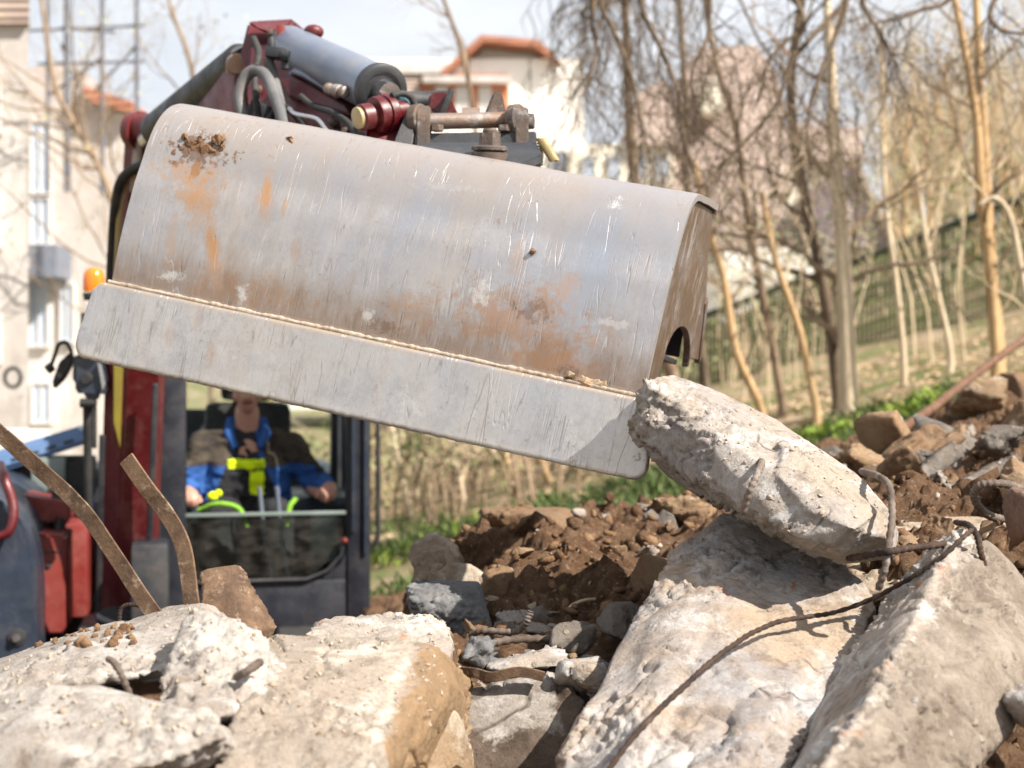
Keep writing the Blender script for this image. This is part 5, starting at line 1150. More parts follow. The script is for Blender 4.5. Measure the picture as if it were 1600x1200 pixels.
body = [ch((CX, .60, 1.28, .060), (CX, .585, 1.36, .056), (CX, .575, 1.42, .058)),
        # skull, jaw, face
        ch((CX, .575, 1.578, .088), (CX, .60, 1.598, .092)), ch((CX, .545, 1.518, .070), (CX, .530, 1.468, .048), (CX, .522, 1.450, .036)),
        ch((CX-.035, .535, 1.493, .036), (CX+.035, .535, 1.493, .036)), ch((CX-.035, .50, 1.578, .030), (CX+.035, .50, 1.578, .030)),
        ch((CX, .49, 1.573, .012), (CX, .468, 1.538, .013), (CX, .462, 1.526, .015)), ch((CX-.014, .474, 1.524, .010), (CX+.014, .474, 1.524, .010)),
        ch((CX-.022, .482, 1.488, .011), (CX, .474, 1.490, .012), (CX+.022, .482, 1.488, .011)), ch((CX-.018, .484, 1.473, .010), (CX+.018, .484, 1.473, .010)),
        ch((CX-.092, .585, 1.563, .014), (CX-.094, .59, 1.533, .012)), ch((CX+.092, .585, 1.563, .014), (CX+.094, .59, 1.533, .012)),
        # torso and limbs under the clothes
        ch((CX, .60, 1.24, .10), (CX, .62, 1.0, .12), (CX, .64, .92, .13)),
        ch((CX-.20, .60, 1.26, .045), (CX-.27, .56, 1.05, .042), (CX-.265, .42, 1.04, .034)), ch((CX+.20, .60, 1.26, .045), (CX+.30, .56, 1.06, .042), (CX+.335, .42, 1.04, .034)),
        ch((CX-.10, .62, .92, .085), (CX-.14, .22, .96, .065), (CX-.14, .20, .62, .05), (CX-.14, .13, .57, .04)), ch((CX+.10, .62, .92, .085), (CX+.12, .24, .96, .065), (CX+.13, .22, .62, .05), (CX+.13, .13, .57, .04))]
body += hand(-.315, .34, 1.04, -1)+hand(.30, .34, 1.05, 1)
PER = link('person', capsules(body, .006, 2), M['skin'])
tag(PER, 'person in a blue and brown work jacket seated in the cab gripping two levers', 'person')
PER.location = (0, 0, 0)
# jacket
jk = [ch((CX, .62, 1.27, .115), (CX, .62, 1.1, .155), (CX, .63, .95, .165)), ch((CX-.15, .61, 1.255, .078), (CX+.15, .61, 1.255, .078)),
      ch((CX-.10, .60, 1.16, .11), (CX-.10, .60, 1.0, .12)), ch((CX+.10, .60, 1.16, .11), (CX+.10, .60, 1.0, .12)),
      ch((CX-.07, .60, 1.31, .05), (CX-.20, .60, 1.25, .078), (CX-.255, .575, 1.12, .066), (CX-.275, .54, 1.05, .062), (CX-.27, .46, 1.06, .050), (CX-.268, .425, 1.072, .046)),
      ch((CX+.07, .60, 1.31, .05), (CX+.20, .60, 1.25, .080), (CX+.28, .58, 1.14, .068), (CX+.325, .55, 1.07, .064), (CX+.35, .47, 1.07, .052), (CX+.352, .43, 1.08, .046))]
me = capsules(jk, .008, 4); V = npv(me); V += .016*np.stack([fbm(V*np.array([1,1,1.8]), 9, 3, off=k) for k in range(3)], 1)
me.vertices.foreach_set('co', V.astype(np.float32).ravel()); me.update()
J = link('jacket', me, [M['jblue'], M['jdark'], M['overall'], M['neon']], PER)
mo, mx, my = np.array(MO[:]), np.array(MXV[:]), np.array(MYV[:])
cen = np.empty(len(me.polygons)*3, dtype=np.float32); me.polygons.foreach_get('center', cen); cen = cen.reshape(-1, 3)-mo
lx = cen@mx-CX; ly = cen@my; lz = cen[:, 2]; mi = np.zeros(len(lx), dtype=np.int32)
wob = .012*fbm(np.stack([lx, ly, lz], 1), 12, 2)
mi[(lz+wob > 1.17) & (np.abs(lx) > .075)] = 1;  mi[(np.abs(lx) > .27) & (lz+wob > 1.10) & (ly > .52)] = 1
front = ly < .60
mi[front & (np.abs(lx+.01+wob) < .055+np.clip(1.25-lz, 0, .4)*.42) & (lz < 1.34)] = 2
bib = front & (mi == 2)
mi[front & (ly < .56) & (lz > 1.155) & (lz < 1.20) & (np.abs(lx+.005) < .085)] = 3; mi[front & (ly < .56) & (lz > 1.035) & (lz < 1.145) & (lx > .01) & (lx < .075)] = 3
me.polygons.foreach_set('material_index', mi)
# collar
m = MB(); m.tube([W(CX-.055, .515, 1.25), W(CX-.085, .54, 1.32), W(CX-.075, .62, 1.37), W(CX, .67, 1.385), W(CX+.075, .62, 1.37), W(CX+.085, .54, 1.32), W(CX+.055, .515, 1.25)], [.018, .026, .026, .024, .026, .026, .018], 10); m.build('collar', M['jblue'], PER, 60)
# trousers and boots
me = capsules([ch((CX, .64, .93, .15), (CX, .62, 1.0, .14)), ch((CX-.09, .62, .93, .10), (CX-.14, .22, .965, .080), (CX-.14, .20, .66, .066)), ch((CX+.09, .62, .93, .10), (CX+.12, .24, .965, .080), (CX+.13, .22, .66, .066))], .009, 3)
link('trousers', me, M['overall'], PER)
me = capsules([ch((CX-.14, .20, .66, .058), (CX-.14, .19, .59, .055), (CX-.14, .10, .575, .048)), ch((CX+.13, .22, .66, .058), (CX+.13, .20, .59, .055), (CX+.13, .11, .575, .048))], .008, 2)
link('boots', me, M['rubber'], PER)
m = MB(); m.ball(W(CX-.16, .40, 1.035), .024, 0, (1.1, .8, 1)); m.ball(W(CX-.135, .40, 1.05), .018); m.build('glove_tip', M['neon'], CON)
me = capsules([ch((CX, .62, 1.60, .100), (CX, .64, 1.56, .095), (CX, .65, 1.50, .075)), ch((CX-.07, .56, 1.63, .03), (CX+.07, .56, 1.63, .03))], .007, 2); link('hair', me, M['hair'], PER)
m = MB()
for s in (-1, 1): m.ball(W(CX+.034*s, .478, 1.552), .012, 0, (1.2, .6, .7))
m.build_split('eyes', M['lips'], PER)
m = MB(); m.tube([W(CX-.026, .474, 1.465), W(CX, .465, 1.462), W(CX+.026, .474, 1.465)], [.003, .005, .003], 8); m.build('lips', M['lips'], PER)
#PART3
# ------------------------------------------------------------------ vegetation
class Tubes:
    def __init__(s): s.V = []; s.F = []; s.n = 0
    def add(s, pts, rs, k=5):
        pts = np.asarray(pts, float); rs = np.asarray(rs, float); m = len(pts)
        t = np.gradient(pts, axis=0); t /= np.linalg.norm(t, axis=1)[:, None]+1e-9
        ref = np.array([.31, .2, .1]) if abs(t[0, 2]) > .6 else np.array([0, .1, 1.])
        u = np.cross(t, ref); u /= np.linalg.norm(u, axis=1)[:, None]+1e-9; v = np.cross(t, u)
        a = 2*np.pi*np.arange(k)/k
        R = pts[:, None]+rs[:, None, None]*(u[:, None]*np.cos(a)[None, :, None]+v[:, None]*np.sin(a)[None, :, None])
        s.V.append(R.reshape(-1, 3)); i = np.arange(m-1)[:, None]*k; j = np.arange(k)[None]; jn = (j+1) % k
        s.F.append((np.stack([i+j, i+jn, i+k+jn, i+k+j], -1).reshape(-1, 4))+s.n); s.n += m*k
    def mesh(s, name, mat, parent=None): return np_mesh(name, np.concatenate(s.V), np.concatenate(s.F), mat, parent, sm=True)
def branch(T, rng, p, d, L, r, lvl, up=.15, wild=.35, kids=5, kfac=.5, droop=0, maxlvl=3, tips=None):
    m = max(4, int(5+2*(maxlvl-lvl))); pts = [np.array(p, float)]; d = np.array(d, float); d /= np.linalg.norm(d)
    for i in range(m-1):
        d = d+wild*rng.normal(size=3)*.35+np.array([0, 0, up-droop*(i/m)]) * .35; d /= np.linalg.norm(d); pts.append(pts[-1]+d*L/(m-1))
    rs = r*np.linspace(1, .3, m); T.add(pts, rs, 6 if lvl == 0 else 4 if lvl == 1 else 3)
    if tips is not None and lvl >= maxlvl-1: tips.append(pts[-1]); tips.append(pts[m//2])
    if lvl >= maxlvl: return
    for _ in range(kids):
        t = rng.uniform(.25, 1); i = min(m-2, int(t*(m-1))); q = pts[i]+(pts[i+1]-pts[i])*(t*(m-1)-i)
        dd = pts[i+1]-pts[i]; dd /= np.linalg.norm(dd); s = rng.normal(size=3); s -= dd*s.dot(dd); s /= np.linalg.norm(s)
        branch(T, rng, q, dd*.75+s*.7, L*kfac*rng.uniform(.7, 1.25), max(r*.5*(1.1-t*.5), .0018), lvl+1, up, wild, kids, kfac, droop, maxlvl, tips)
def leaf_cloud(tips, rng, n, spread, size, name, mat, parent):
    tips = np.array(tips); c = tips[rng.integers(0, len(tips), n)]+rng.normal(size=(n, 3))*spread
    a = rng.normal(size=(n, 3, 3))*size[0]*rng.uniform(.5, size[1], (n, 1, 1)); V = (c[:, None]+a).reshape(-1, 3)
    return np_mesh(name, V, np.arange(n*3).reshape(-1, 3), mat, parent)
def leafmat(name, a, b):
    n = NT(name, .6, 0, .3); n.col(n.mix(n.ramp(n.noise(5, 3, .6), [(.35, 0.), (.65, 1.)]), a, b))
    n.b.inputs['Subsurface Weight'].default_value = 0; return n.m
M['bud'] = leafmat('yellow_green_buds', (.30, .28, .09, 1), (.42, .38, .17, 1))
M['leaf_olive'] = leafmat('olive_leaves', (.13, .15, .06, 1), (.27, .27, .13, 1))
M['grass'] = leafmat('green_grass', (.05, .085, .02, 1), (.12, .16, .05, 1))
M['grass_yel'] = leafmat('yellow_green_weed_leaves', (.20, .30, .04, 1), (.36, .44, .08, 1))  # the weeds' own yellow green, brighter than the grass
M['dry'] = leafmat('dry_leaf_litter', (.36, .24, .13, 1), (.52, .40, .26, 1))

def trunk_tree(label, pts, mat, seed, group=None, name='tree', kids=9, klen=1.2, lv=2, up=.2, droop=0, start=.25, tmat=None, lastdown=True, wild=.5, k2=4, kf=.5):
    """pts: (px, py, depth, half width in px); the first point stands on the ground"""
    rng = np.random.default_rng(seed); P0 = [np.array(P(a, b, c)[:]) for a, b, c, r in pts]; R0 = [r/F*c for a, b, c, r in pts]
    if lastdown:
        g0 = float(ground_h(P0[0][0], P0[0][1])); base = P0[0].copy(); base[2] = min(g0, base[2])-.06; P0 = [base]+P0; R0 = [R0[0]*1.25]+R0
    sp = np.array([v[:] for v in spline(P0, 5)]); rr = np.interp(np.linspace(0, 1, len(sp)), np.linspace(0, 1, len(R0)), R0)
    root = empty(name, tuple(P0[0]), label, 'tree', group)
    T = Tubes(); T.add(sp, rr, 9); T.mesh('trunk', mat, root)
    B = Tubes(); tips = []
    for _ in range(kids):
        t = rng.uniform(start, 1); i = min(len(sp)-2, int(t*(len(sp)-1))); dd = sp[i+1]-sp[i]; dd /= np.linalg.norm(dd); s = rng.normal(size=3); s -= dd*s.dot(dd); s /= np.linalg.norm(s)
        branch(B, rng, sp[i], dd*.7+s*.8, klen*rng.uniform(.6, 1.3), max(rr[i]*.45, .006), 1, up, wild, k2, kf, droop, 1+lv, tips)
    B.mesh('crown', tmat or mat, root); return root, tips

D = 11
trees = [
 ('tall pale straight trunk right of centre standing beside a dark trunk', [(1326,625,11,15),(1322,500,11,13),(1314,350,11,12),(1304,240,11,10),(1298,100,11,8),(1288,-60,11,6)], 'bark_pale', 'twig_brown', 10, 1.4, .2, 0),
 ('dark trunk pressed against the tall pale straight trunk', [(1308,612,11.2,9),(1292,470,11.2,9),(1264,340,11.2,9),(1240,210,11.2,8),(1238,100,11.2,7),(1262,-50,11.2,6)], 'bark_dark', 'bark_dark', 12, 1.4, .1, .2),
 ('slim brown leaning trunk, first right of the bucket side', [(1190,642,10.5,7),(1150,550,10.5,7),(1130,430,10.5,6),(1108,360,10.5,5),(1085,250,10.5,4)], 'bark_orange', 'twig_brown', 7, 1.0, .2, 0),
 ('long thin dark trunk leaning left across the brown roof', [(1222,625,12,7),(1203,520,12,7),(1180,400,12,6),(1163,300,12,6),(1150,200,12,5),(1118,95,12,5),(1095,-40,12,4)], 'bark_brown', 'bark_dark', 12, 1.3, .1, .3),
 ('thin tan trunk leaning left beside the long dark trunk', [(1275,640,10.2,7),(1250,520,10.2,6),(1213,410,10.2,5),(1190,300,10.2,4)], 'bark_orange', 'twig_tan', 6, .9, .2, 0),
 ('double warm tan trunk with a crooked fork near the right edge', [(1556,545,10,9),(1545,400,10,9),(1532,290,10,9),(1526,190,10,7),(1510,90,10,6),(1483,-40,10,5)], 'bark_orange', 'twig_brown', 7, 1.0, .2, 0),
 ('straight twin stem rising just right of the crooked fork trunk', [(1562,540,10.4,8),(1548,400,10.4,8),(1540,250,10.4,7),(1531,120,10.4,7),(1524,-40,10.4,6)], 'bark_orange', 'twig_tan', 7, 1.0, .2, 0),
 ('thin pale sapling in front of the green fence, right of the grass', [(1412,560,12,5),(1400,440,12,5),(1384,320,12,4),(1378,180,12,3),(1376,60,12,3)], 'bark_pale', 'twig_tan', 8, .9, .3, 0),
 ('thin sapling before the fence halfway to the forked trunk', [(1484,545,12,5),(1466,460,12,4),(1446,370,12,4),(1430,250,12,3)], 'bark_pale', 'twig_tan', 8, .9, .3, 0),
 ('pale stem bending in an arch at the right picture edge', [(1620,540,9.5,6),(1600,450,9.5,6),(1580,345,9.5,5),(1556,310,9.5,4),(1530,320,9.5,3)], 'bark_pale', 'twig_tan', 5, .8, .2, 0),
 ('orange tan stem showing below the middle of the bucket', [(812,800,11,6),(800,740,11,6),(780,690,11,5),(750,560,11,5),(745,380,11,4)], 'bark_orange', 'twig_tan', 9, 1.0, .2, 0),
 ('forked pale stem below the bucket beside the cab handle', [(722,770,11.5,5),(712,730,11.5,5),(700,670,11.5,4),(690,560,11.5,4),(700,420,11.5,3)], 'bark_pale', 'twig_tan', 9, 1.0, .2, 0),
 ('stem with a dark shaded side below the right half of the bucket', [(866,780,12,6),(850,730,12,6),(838,690,12,5),(820,560,12,4)], 'bark_orange', 'twig_brown', 7, 1.0, .2, 0),
 ('thin sapling nearest to the cab handle', [(640,800,12,4),(618,700,12,4),(606,620,12,4),(600,500,12,3)], 'bark_pale', 'twig_tan', 9, 1.0, .2, 0),
 ('brown trunk just under the bucket side plate', [(1108,650,13,8),(1096,560,13,8),(1085,450,13,7),(1075,330,13,6),(1070,150,13,5),(1060,-30,13,4)], 'bark_dark', 'bark_dark', 12, 1.6, .1, .3),
]
for i, (lb, pts, m1, m2, kids, kl, up, dr) in enumerate(trees):
    trunk_tree(lb, pts, M[m1], 100+i, kids=kids, klen=kl, tmat=M[m2], up=up, droop=dr, lv=2)
# the overhanging dark tree whose branches hang into the picture from above
rng = np.random.default_rng(55)
root = empty('overhanging_tree', tuple(P(1420, 640, 8.0)), 'dark bare tree whose crooked branches hang in from the top of the picture', 'tree')
bx = P(1900, 600, 8.4); gb = float(ground_h(bx.x, bx.y))
T = Tubes(); T.add([v[:] for v in spline([Vector((bx.x, bx.y, gb-.1)), P(1880, 300, 8.3), P(1800, 60, 8.1), P(1640, -120, 8.0), P(1450, -170, 7.9), P(1200, -220, 7.8), P(950, -200, 7.8)], 6)], np.linspace(.13, .045, 37), 9)
T.mesh('trunk', M['bark_dark'], root)
B = Tubes(); tips = []
mains = [[(1440,-170),(1330,-10),(1285,40),(1235,100),(1215,160),(1170,215),(1130,255),(1085,305)],
 [(1340,-190),(1345,-10),(1372,45),(1392,85),(1406,112)], [(1310,-200),(1325,-20),(1300,70),(1280,120),(1262,190),(1268,260)],
 [(1230,-210),(1240,-20),(1255,35),(1205,90),(1185,160)], [(1130,-210),(1110,-10),(1105,60),(1080,120),(1096,190)],
 [(1010,-200),(1000,-10),(1030,70),(1058,140),(1068,210),(1088,290)], [(950,-200),(938,-10),(960,50),(985,115),(1000,180),(1012,240)],
 [(1560,-150),(1490,-10),(1440,15),(1400,30),(1350,38)], [(1640,-120),(1560,-10),(1548,30),(1575,50),(1640,52)], [(960,-200),(930,-20),(925,40),(932,80),(910,150)]]
for k, pl in enumerate(mains):
    c = [P(a, b, 7.9+.25*math.sin(k*2.1)-.05*j) for j, (a, b) in enumerate(pl)]; sp = np.array([v[:] for v in spline(c, 5)]); rr = np.linspace(.019, .006, len(sp))
    B.add(sp, rr, 6)
    for _ in range(17):
        i = rng.integers(5, len(sp)-1); dd = sp[i]-sp[i-1]; dd /= np.linalg.norm(dd); s = rng.normal(size=3); s[2] -= .4; s /= np.linalg.norm(s)
        branch(B, rng, sp[i], dd*.6+s*.7, rng.uniform(.25, .7), .0045, 1, -.1, .6, 4, .6, .6, 3)
B.mesh('crown', M['bark_dark'], root)
# weeping birch-like twigs left of it
root = empty('weeping_tree', tuple(P(985, 420, 16.0)), 'tree with thin weeping dark twigs hanging before the white building', 'tree')
T = Tubes(); T.add([v[:] for v in spline([Vector((2.0, 16.4, float(ground_h(2.0, 16.4))-.1)), P(1010, 420, 16.2), P(985, 200, 16.2), P(975, -40, 16.1), P(960, -250, 16)], 5)], np.linspace(.09, .03, 21), 7); T.mesh('trunk', M['bark_brown'], root)
B = Tubes()
for k in range(85):
    x0 = 965+rng.normal()*58; y0 = rng.uniform(-160, 60); L = rng.uniform(60, 220); c = [P(975, y0-60, 16.1), P(x0, y0-25, 16+rng.normal()*.5)]
    for j in range(5): c.append(P(x0+rng.normal()*5+(j*2 if x0 > 980 else -j*3), y0+L*(j+1)/5, 16+rng.normal()*.2))
    sp = np.array([v[:] for v in spline(c, 3)]); B.add(sp, np.linspace(.009, .004, len(sp)), 3)
    for _ in range(5):
        i = rng.integers(4, len(sp)); B.add([sp[i], sp[i]+np.array([rng.normal()*.08, rng.normal()*.08, -.12]), sp[i]+np.array([rng.normal()*.12, rng.normal()*.1, -.35])], [.006, .005, .003], 3)
B.mesh('crown', M['bark_dark'], root)
for i, (lb, pts, m1, kids, kl) in enumerate([
  ('thin dark bare stem before the white building above the hitch', [(760,420,14,5),(742,200,14,4),(724,90,14,4),(690,-10,14,3),(670,-80,14,3)], 'bark_brown', 5, 1.0),
  ('bare twiggy tree before the left facade with yellowish buds', [(215,600,17,5),(180,330,17,5),(120,200,17,4),(85,130,17,4),(60,-40,17,3)], 'twig_brown', 26, 1.9),
  ('bare twiggy tree rising behind the excavator boom', [(330,520,19,5),(312,250,19,5),(300,110,19,4),(270,20,19,3),(240,-90,19,3)], 'twig_brown', 14, 1.8)]):
    rt, tips = trunk_tree(lb, pts, M[m1], 200+i, kids=kids, klen=kl, tmat=M['twig_brown'], up=.15, lv=3 if i else 2, k2=3)
    if i: leaf_cloud(tips, np.random.default_rng(i), 700, .12, (.018, 1.2), 'bud_cluster', M['bud'], rt)['kind'] = 'stuff'
br = MB(); br.tube(spline([P(690,108,13.6), P(730,88,13.6), P(790,62,13.6), P(835,38,13.6), P(872,-5,13.6), P(900,-60,13.6)], 5), [.012]*26, 6)
# brushy trees on the hillside behind the fence: three kinds, copied
protos = []
for k in range(4):
    rng = np.random.default_rng(300+k); root = empty('hillside_tree', (0, 0, 0)); T = Tubes(); B = Tubes(); tips = []
    for s in range(3):
        d = np.array([rng.normal()*.22, rng.normal()*.2, 1]); L = rng.uniform(3.2, 5.2); n = 8; p = [np.array([rng.normal()*.15, rng.normal()*.15, -.3])]
        for i in range(n-1): d = d+rng.normal(size=3)*.07; d[2] = 1; p.append(p[-1]+d/np.linalg.norm(d)*L/(n-1))
        T.add(p, np.linspace(.065, .02, n), 6)
        for _ in range(10):
            i = rng.integers(2, n-1); q = rng.normal(size=3); q[2] = abs(q[2])*.5+.3; branch(B, rng, p[i], q, rng.uniform(.8, 1.7), .016, 1, .25, .5, 5, .5, 0, 3, tips)
    T.mesh('trunk', M['bark_pale' if k % 2 else 'bark_orange'], root); B.mesh('crown', M['twig_tan'], root)
    if k > 1: leaf_cloud(tips, rng, 700, .10, (.03, 1.2), 'bud_cluster', M['bud'], root)['kind'] = 'stuff'
    protos.append(root)
def copy_tree(o):
    c = o.copy(); COL.objects.link(c)
    for chd in o.children:
        q = chd.copy(); COL.objects.link(q); q.parent = c
    return c
rng = np.random.default_rng(9); used = set(); pos = []
for k in range(30):
    for _ in range(40):
        d = rng.uniform(25, 50); px = rng.uniform(1390, 1720); x = (px-800)/F*d
        if px < 1380 and d > 27: continue
        if all((x-a)**2+(d-b)**2 > 1.1 for a, b in pos): break
    pos.append((x, d))
for k in range(5):    # a hedge-like row beyond the lower end of the fence and behind the machine
    pos.append((rng.uniform(-5.5, 2.6), rng.uniform(24.5, 29)))
for k, (x, y) in enumerate(pos):
    j = k % 4; o = protos[j] if j not in used else copy_tree(protos[j]); used.add(j)
    o.location = (x, y, float(ground_h(x, y))); o.rotation_euler = (0, 0, rng.uniform(0, 6.28)); s = rng.uniform(.75, 1.25)*(.55 if x < 2.6 else 1); o.scale = (s, s, s)
    tag(o, 'bare tan tree with fine twigs on the bank beyond the green fence', 'tree', 'bare trees beyond the green fence')
# undergrowth: stalks, leaf litter, weeds and grass
rng = np.random.default_rng(21)
def stalks(name, n, reg, hgt, r, mat, label, lean=.35, seed=1, leaf=None):
    rng = np.random.default_rng(seed); T = Tubes(); tips = []
    for _ in range(n):
        d = rng.uniform(reg[2], reg[3]); x = (rng.uniform(reg[0], reg[1])-800)/F*d; z = float(base_h(x, d))
        h = rng.uniform(*hgt); l = rng.normal(size=2)*lean*h; p = [np.array([x, d, z-.05])]
        for t in (.35, .7, 1): p.append(np.array([x+l[0]*t*t+rng.normal()*.03*h, d+l[1]*t*t, z+h*t]))
        T.add(p, r*np.array([1.2, 1, .7, .35])*rng.uniform(.6, 1.5), 3); tips += [p[2], p[3]]
    o = T.mesh(name, mat); tag(o, label, None, None, 'stuff')
    if leaf:
        q = leaf_cloud(tips, rng, leaf[0], leaf[1], leaf[2], leaf[3], leaf[4], None); tag(q, leaf[5], None, None, 'stuff')
stalks('dry_undergrowth', 36, (480, 1700, 13, 19), (.5, 2.0), .011, M['twig_tan'], 'dry tan stalks and saplings in front of the fence', .22, 31, (700, .3, (.022, 1.3), 'undergrowth_leaves', M['leaf_olive'], 'small olive leaves on the undergrowth before the fence'))
stalks('brush', 70, (560, 1700, 19.5, 24), (.7, 2.4), .014, M['twig_tan'], 'dry brushwood along and beyond the fence', .25, 32, (9000, .6, (.035, 1.3), 'brush_leaves', M['leaf_olive'], 'olive green leaves on the brush beyond the fence'))
stalks('low_brush', 100, (560, 960, 10.5, 14), (.4, 1.5), .010, M['twig_brown'], 'low brown brushwood behind the soil heap', .4, 33, (2600, .08, (.022, 1.3), 'low_brush_leaves', M['leaf_olive'], 'small leaves on the low brush behind the soil heap'))
def blades(name, n, regs, size, mat, label, seed):
    rng = np.random.default_rng(seed); X, Y = [], []
    for (x0, x1, d0, d1, wt) in regs:
        k = int(n*wt); d = rng.uniform(d0, d1, k); x = (rng.uniform(x0, x1, k)-800)/F*d; X.append(x); Y.append(d)
    X = np.concatenate(X); Y = np.concatenate(Y); p = np.stack([X, Y, 0*X], 1); keep = fbm(p, 1.3, 3, off=seed) > (.05 if seed < 3 else -.5); X, Y = X[keep], Y[keep]; n = len(X)
    Z = ground_h(X, Y)-.01; a = rng.uniform(0, 6.28, n); w_ = size[0]*rng.uniform(.6, 1.4, n); hh = size[1]*rng.uniform(.5, 1.5, n); u = np.stack([np.cos(a), np.sin(a), 0*a], 1)*w_[:, None]
    c = np.stack([X, Y, Z], 1); tip = c+np.stack([rng.normal(size=n)*.5*hh, rng.normal(size=n)*.5*hh, hh], 1); mid = (c*.45+tip*.55)+np.stack([0*hh, 0*hh, hh*.12], 1)
    V = np.stack([c-u*.5, mid-u, tip, mid+u, c+u*.5], 1).reshape(-1, 3); i = np.arange(n)[:, None]*5
    me = bpy.data.meshes.new(name); Fa = (i+np.array([[0, 1, 2, 3]])).reshape(-1, 4); Fb = (i+np.array([[0, 3, 4, 0]]))[:, :3]
    o = np_mesh(name, V, np.concatenate([i+np.array([[0, 1, 2]]), i+np.array([[0, 2, 3]]), i+np.array([[0, 3, 4]])]), mat); tag(o, label, None, None, 'stuff')
blades('grass', 12000, [(1130, 1520, 7.5, 10.5, .45), (540, 900, 7.0, 11.0, .35), (880, 1250, 8, 10.5, .2)], (.008, .09), M['grass'], 'green grass on the bank behind the soil heap', 1)
blades('leafy_weeds', 4200, [(1200, 1480, 8.3, 10.2, .6), (1080, 1300, 8.8, 10, .1), (560, 800, 8.5, 10.5, .08)], (.016, .08), M['grass_yel'], 'bright yellow green weeds on the sunny bank', 2)
blades('leaf_litter', 9000, [(480, 1700, 8.5, 18, 1.)], (.03, .02), M['dry'], 'dry leaves strewn over the bank', 3)

# ------------------------------------------------------------------ fence
M['fence_green'] = painted('olive_green_fence_wire', (.085, .115, .05, 1), (.13, .16, .08, 1), .5, .1)
fr = [P(820, 600, 25.5), P(1130, 482, 22), P(1380, 392, 20.3), P(1605, 306, 19), P(1800, 232, 18.2)]
fs = []
for a, b in zip(fr[:-1], fr[1:]):
    n = max(1, round((b-a).length/.075)); fs += [a.lerp(b, i/n) for i in range(n)]
fs.append(fr[-1])
fence = empty('green_fence', (fr[2].x, fr[2].y, 0), 'long green wire mesh fence climbing the bank to the right behind the trees', 'fence')
HF = 1.55
M['rail'] = painted('dark_green_rail', (.02, .035, .02, 1), (.04, .05, .03, 1), .5, .05)
MB().tube(fs[::10]+[fs[-1]], .05, 6).build('top_rail', M['rail'], fence)
T = Tubes()
for i, p in enumerate(fs):
    q = np.array(p[:]); T.add([q, q-np.array([0, 0, HF])], [.019, .019], 3)
for k in range(9):
    z = .08+k*.18; T.add([np.array(p[:])-np.array([0, 0, z]) for p in fs[::6]], [.011]*len(fs[::6]), 3)
T.mesh('wire_mesh', M['fence_green'], fence)
for i in range(0, len(fs), 38):
    p = fs[i]; MB().tube([p+Vector((0, .03, .05)), p+Vector((0, .03, -HF-.6))], .028, 8).build('post', M['fence_green'], fence)

# ------------------------------------------------------------------ buildings
def plaster(name, a, b, st=(.3, .26, .2, 1), amt=.4):
    n = NT(name, .9, 0, .2); c = n.mix(n.ramp(n.noise(.6, 6, .6), [(.35, 0.), (.65, 1.)]), a, b)
    c = n.mix(n.math('MULTIPLY', n.ramp(n.noise(.9, 8, .7, n.map(scale=(1.5, 1.5, .5))), [(.52, 0.), (.72, 1.)]), amt), c, st); n.col(c); n.bump(n.noise(12, 5, .6), .02, .4); return n.m
M['wall_white'] = plaster('white_plaster', (.86, .83, .78, 1), (.82, .78, .72, 1), amt=.1)
M['wall_cream'] = plaster('cream_plaster', (.80, .75, .64, 1), (.76, .70, .58, 1), amt=.15)
M['wall_beige'] = plaster('beige_old_plaster', (.60, .575, .56, 1), (.44, .40, .375, 1), st=(.27,.22,.18,1), amt=.9)
M['brick'] = plaster('red_brick', (.42, .16, .09, 1), (.52, .24, .14, 1), amt=.3)
def tiles(name, a, b):
    n = NT(name, .85, 0, .2); c = n.mix(n.ramp(n.noise(1.4, 6, .7), [(.35, 0.), (.65, 1.)]), a, b); n.col(c)
    wv = n.N('ShaderNodeTexWave'); wv.inputs['Scale'].default_value = 3; wv.bands_direction = 'Z'; n.L(n.co, wv.inputs[0]); n.bump(wv.outputs[1], .05, .5); return n.m
M['roof_pink'] = tiles('weathered_pink_brown_tiles', (.33, .255, .225, 1), (.43, .35, .30, 1))
M['roof_red'] = tiles('red_tiles', (.34, .14, .09, 1), (.42, .2, .13, 1))
M['roof_grey'] = tiles('pinkish_grey_roof', (.42, .34, .36, 1), (.50, .42, .42, 1))
M['win'] = painted('window_glass', (.10, .13, .18, 1), (.16, .2, .26, 1), .12, .05); M['winframe'] = painted('white_window_frame', (.62, .60, .58, 1), (.55, .53, .50, 1), .5, .05)
M['win_sky'] = painted('glass_with_painted_sky', (.38, .46, .58, 1), (.48, .54, .62, 1), .15, .05)  # pale blue sky reflection painted into the pane colour
def fbox(mb, px0, px1, py0, py1, d, dep, mi=0, bev=0):
    a = P(px0, py1, d); b = P(px1, py0, d); return mb.box(((a.x+b.x)/2, d+dep/2, (a.z+b.z)/2), (b.x-a.x, dep, b.z-a.z), None, bev, mi)
def window(px, py, w_, h_, d, parent, fm='winframe', gm='win'):
    a = MB(); t = w_*.12
    fbox(a, px-w_/2-t, px+w_/2+t, py-h_/2-t, py-h_/2, d-.06, .1); fbox(a, px-w_/2-t, px+w_/2+t, py+h_/2, py+h_/2+t, d-.09, .13); fbox(a, px-w_/2-t, px-w_/2, py-h_/2, py+h_/2, d-.06, .1); fbox(a, px+w_/2, px+w_/2+t, py-h_/2, py+h_/2, d-.06, .1); fbox(a, px-t*.3, px+t*.3, py-h_/2, py+h_/2, d-.05, .06)
    o = a.build('window', M[fm], parent); g_ = MB(); fbox(g_, px-w_/2, px+w_/2, py-h_/2, py+h_/2, d-.02, .01); g_.build('pane', M[gm], o)
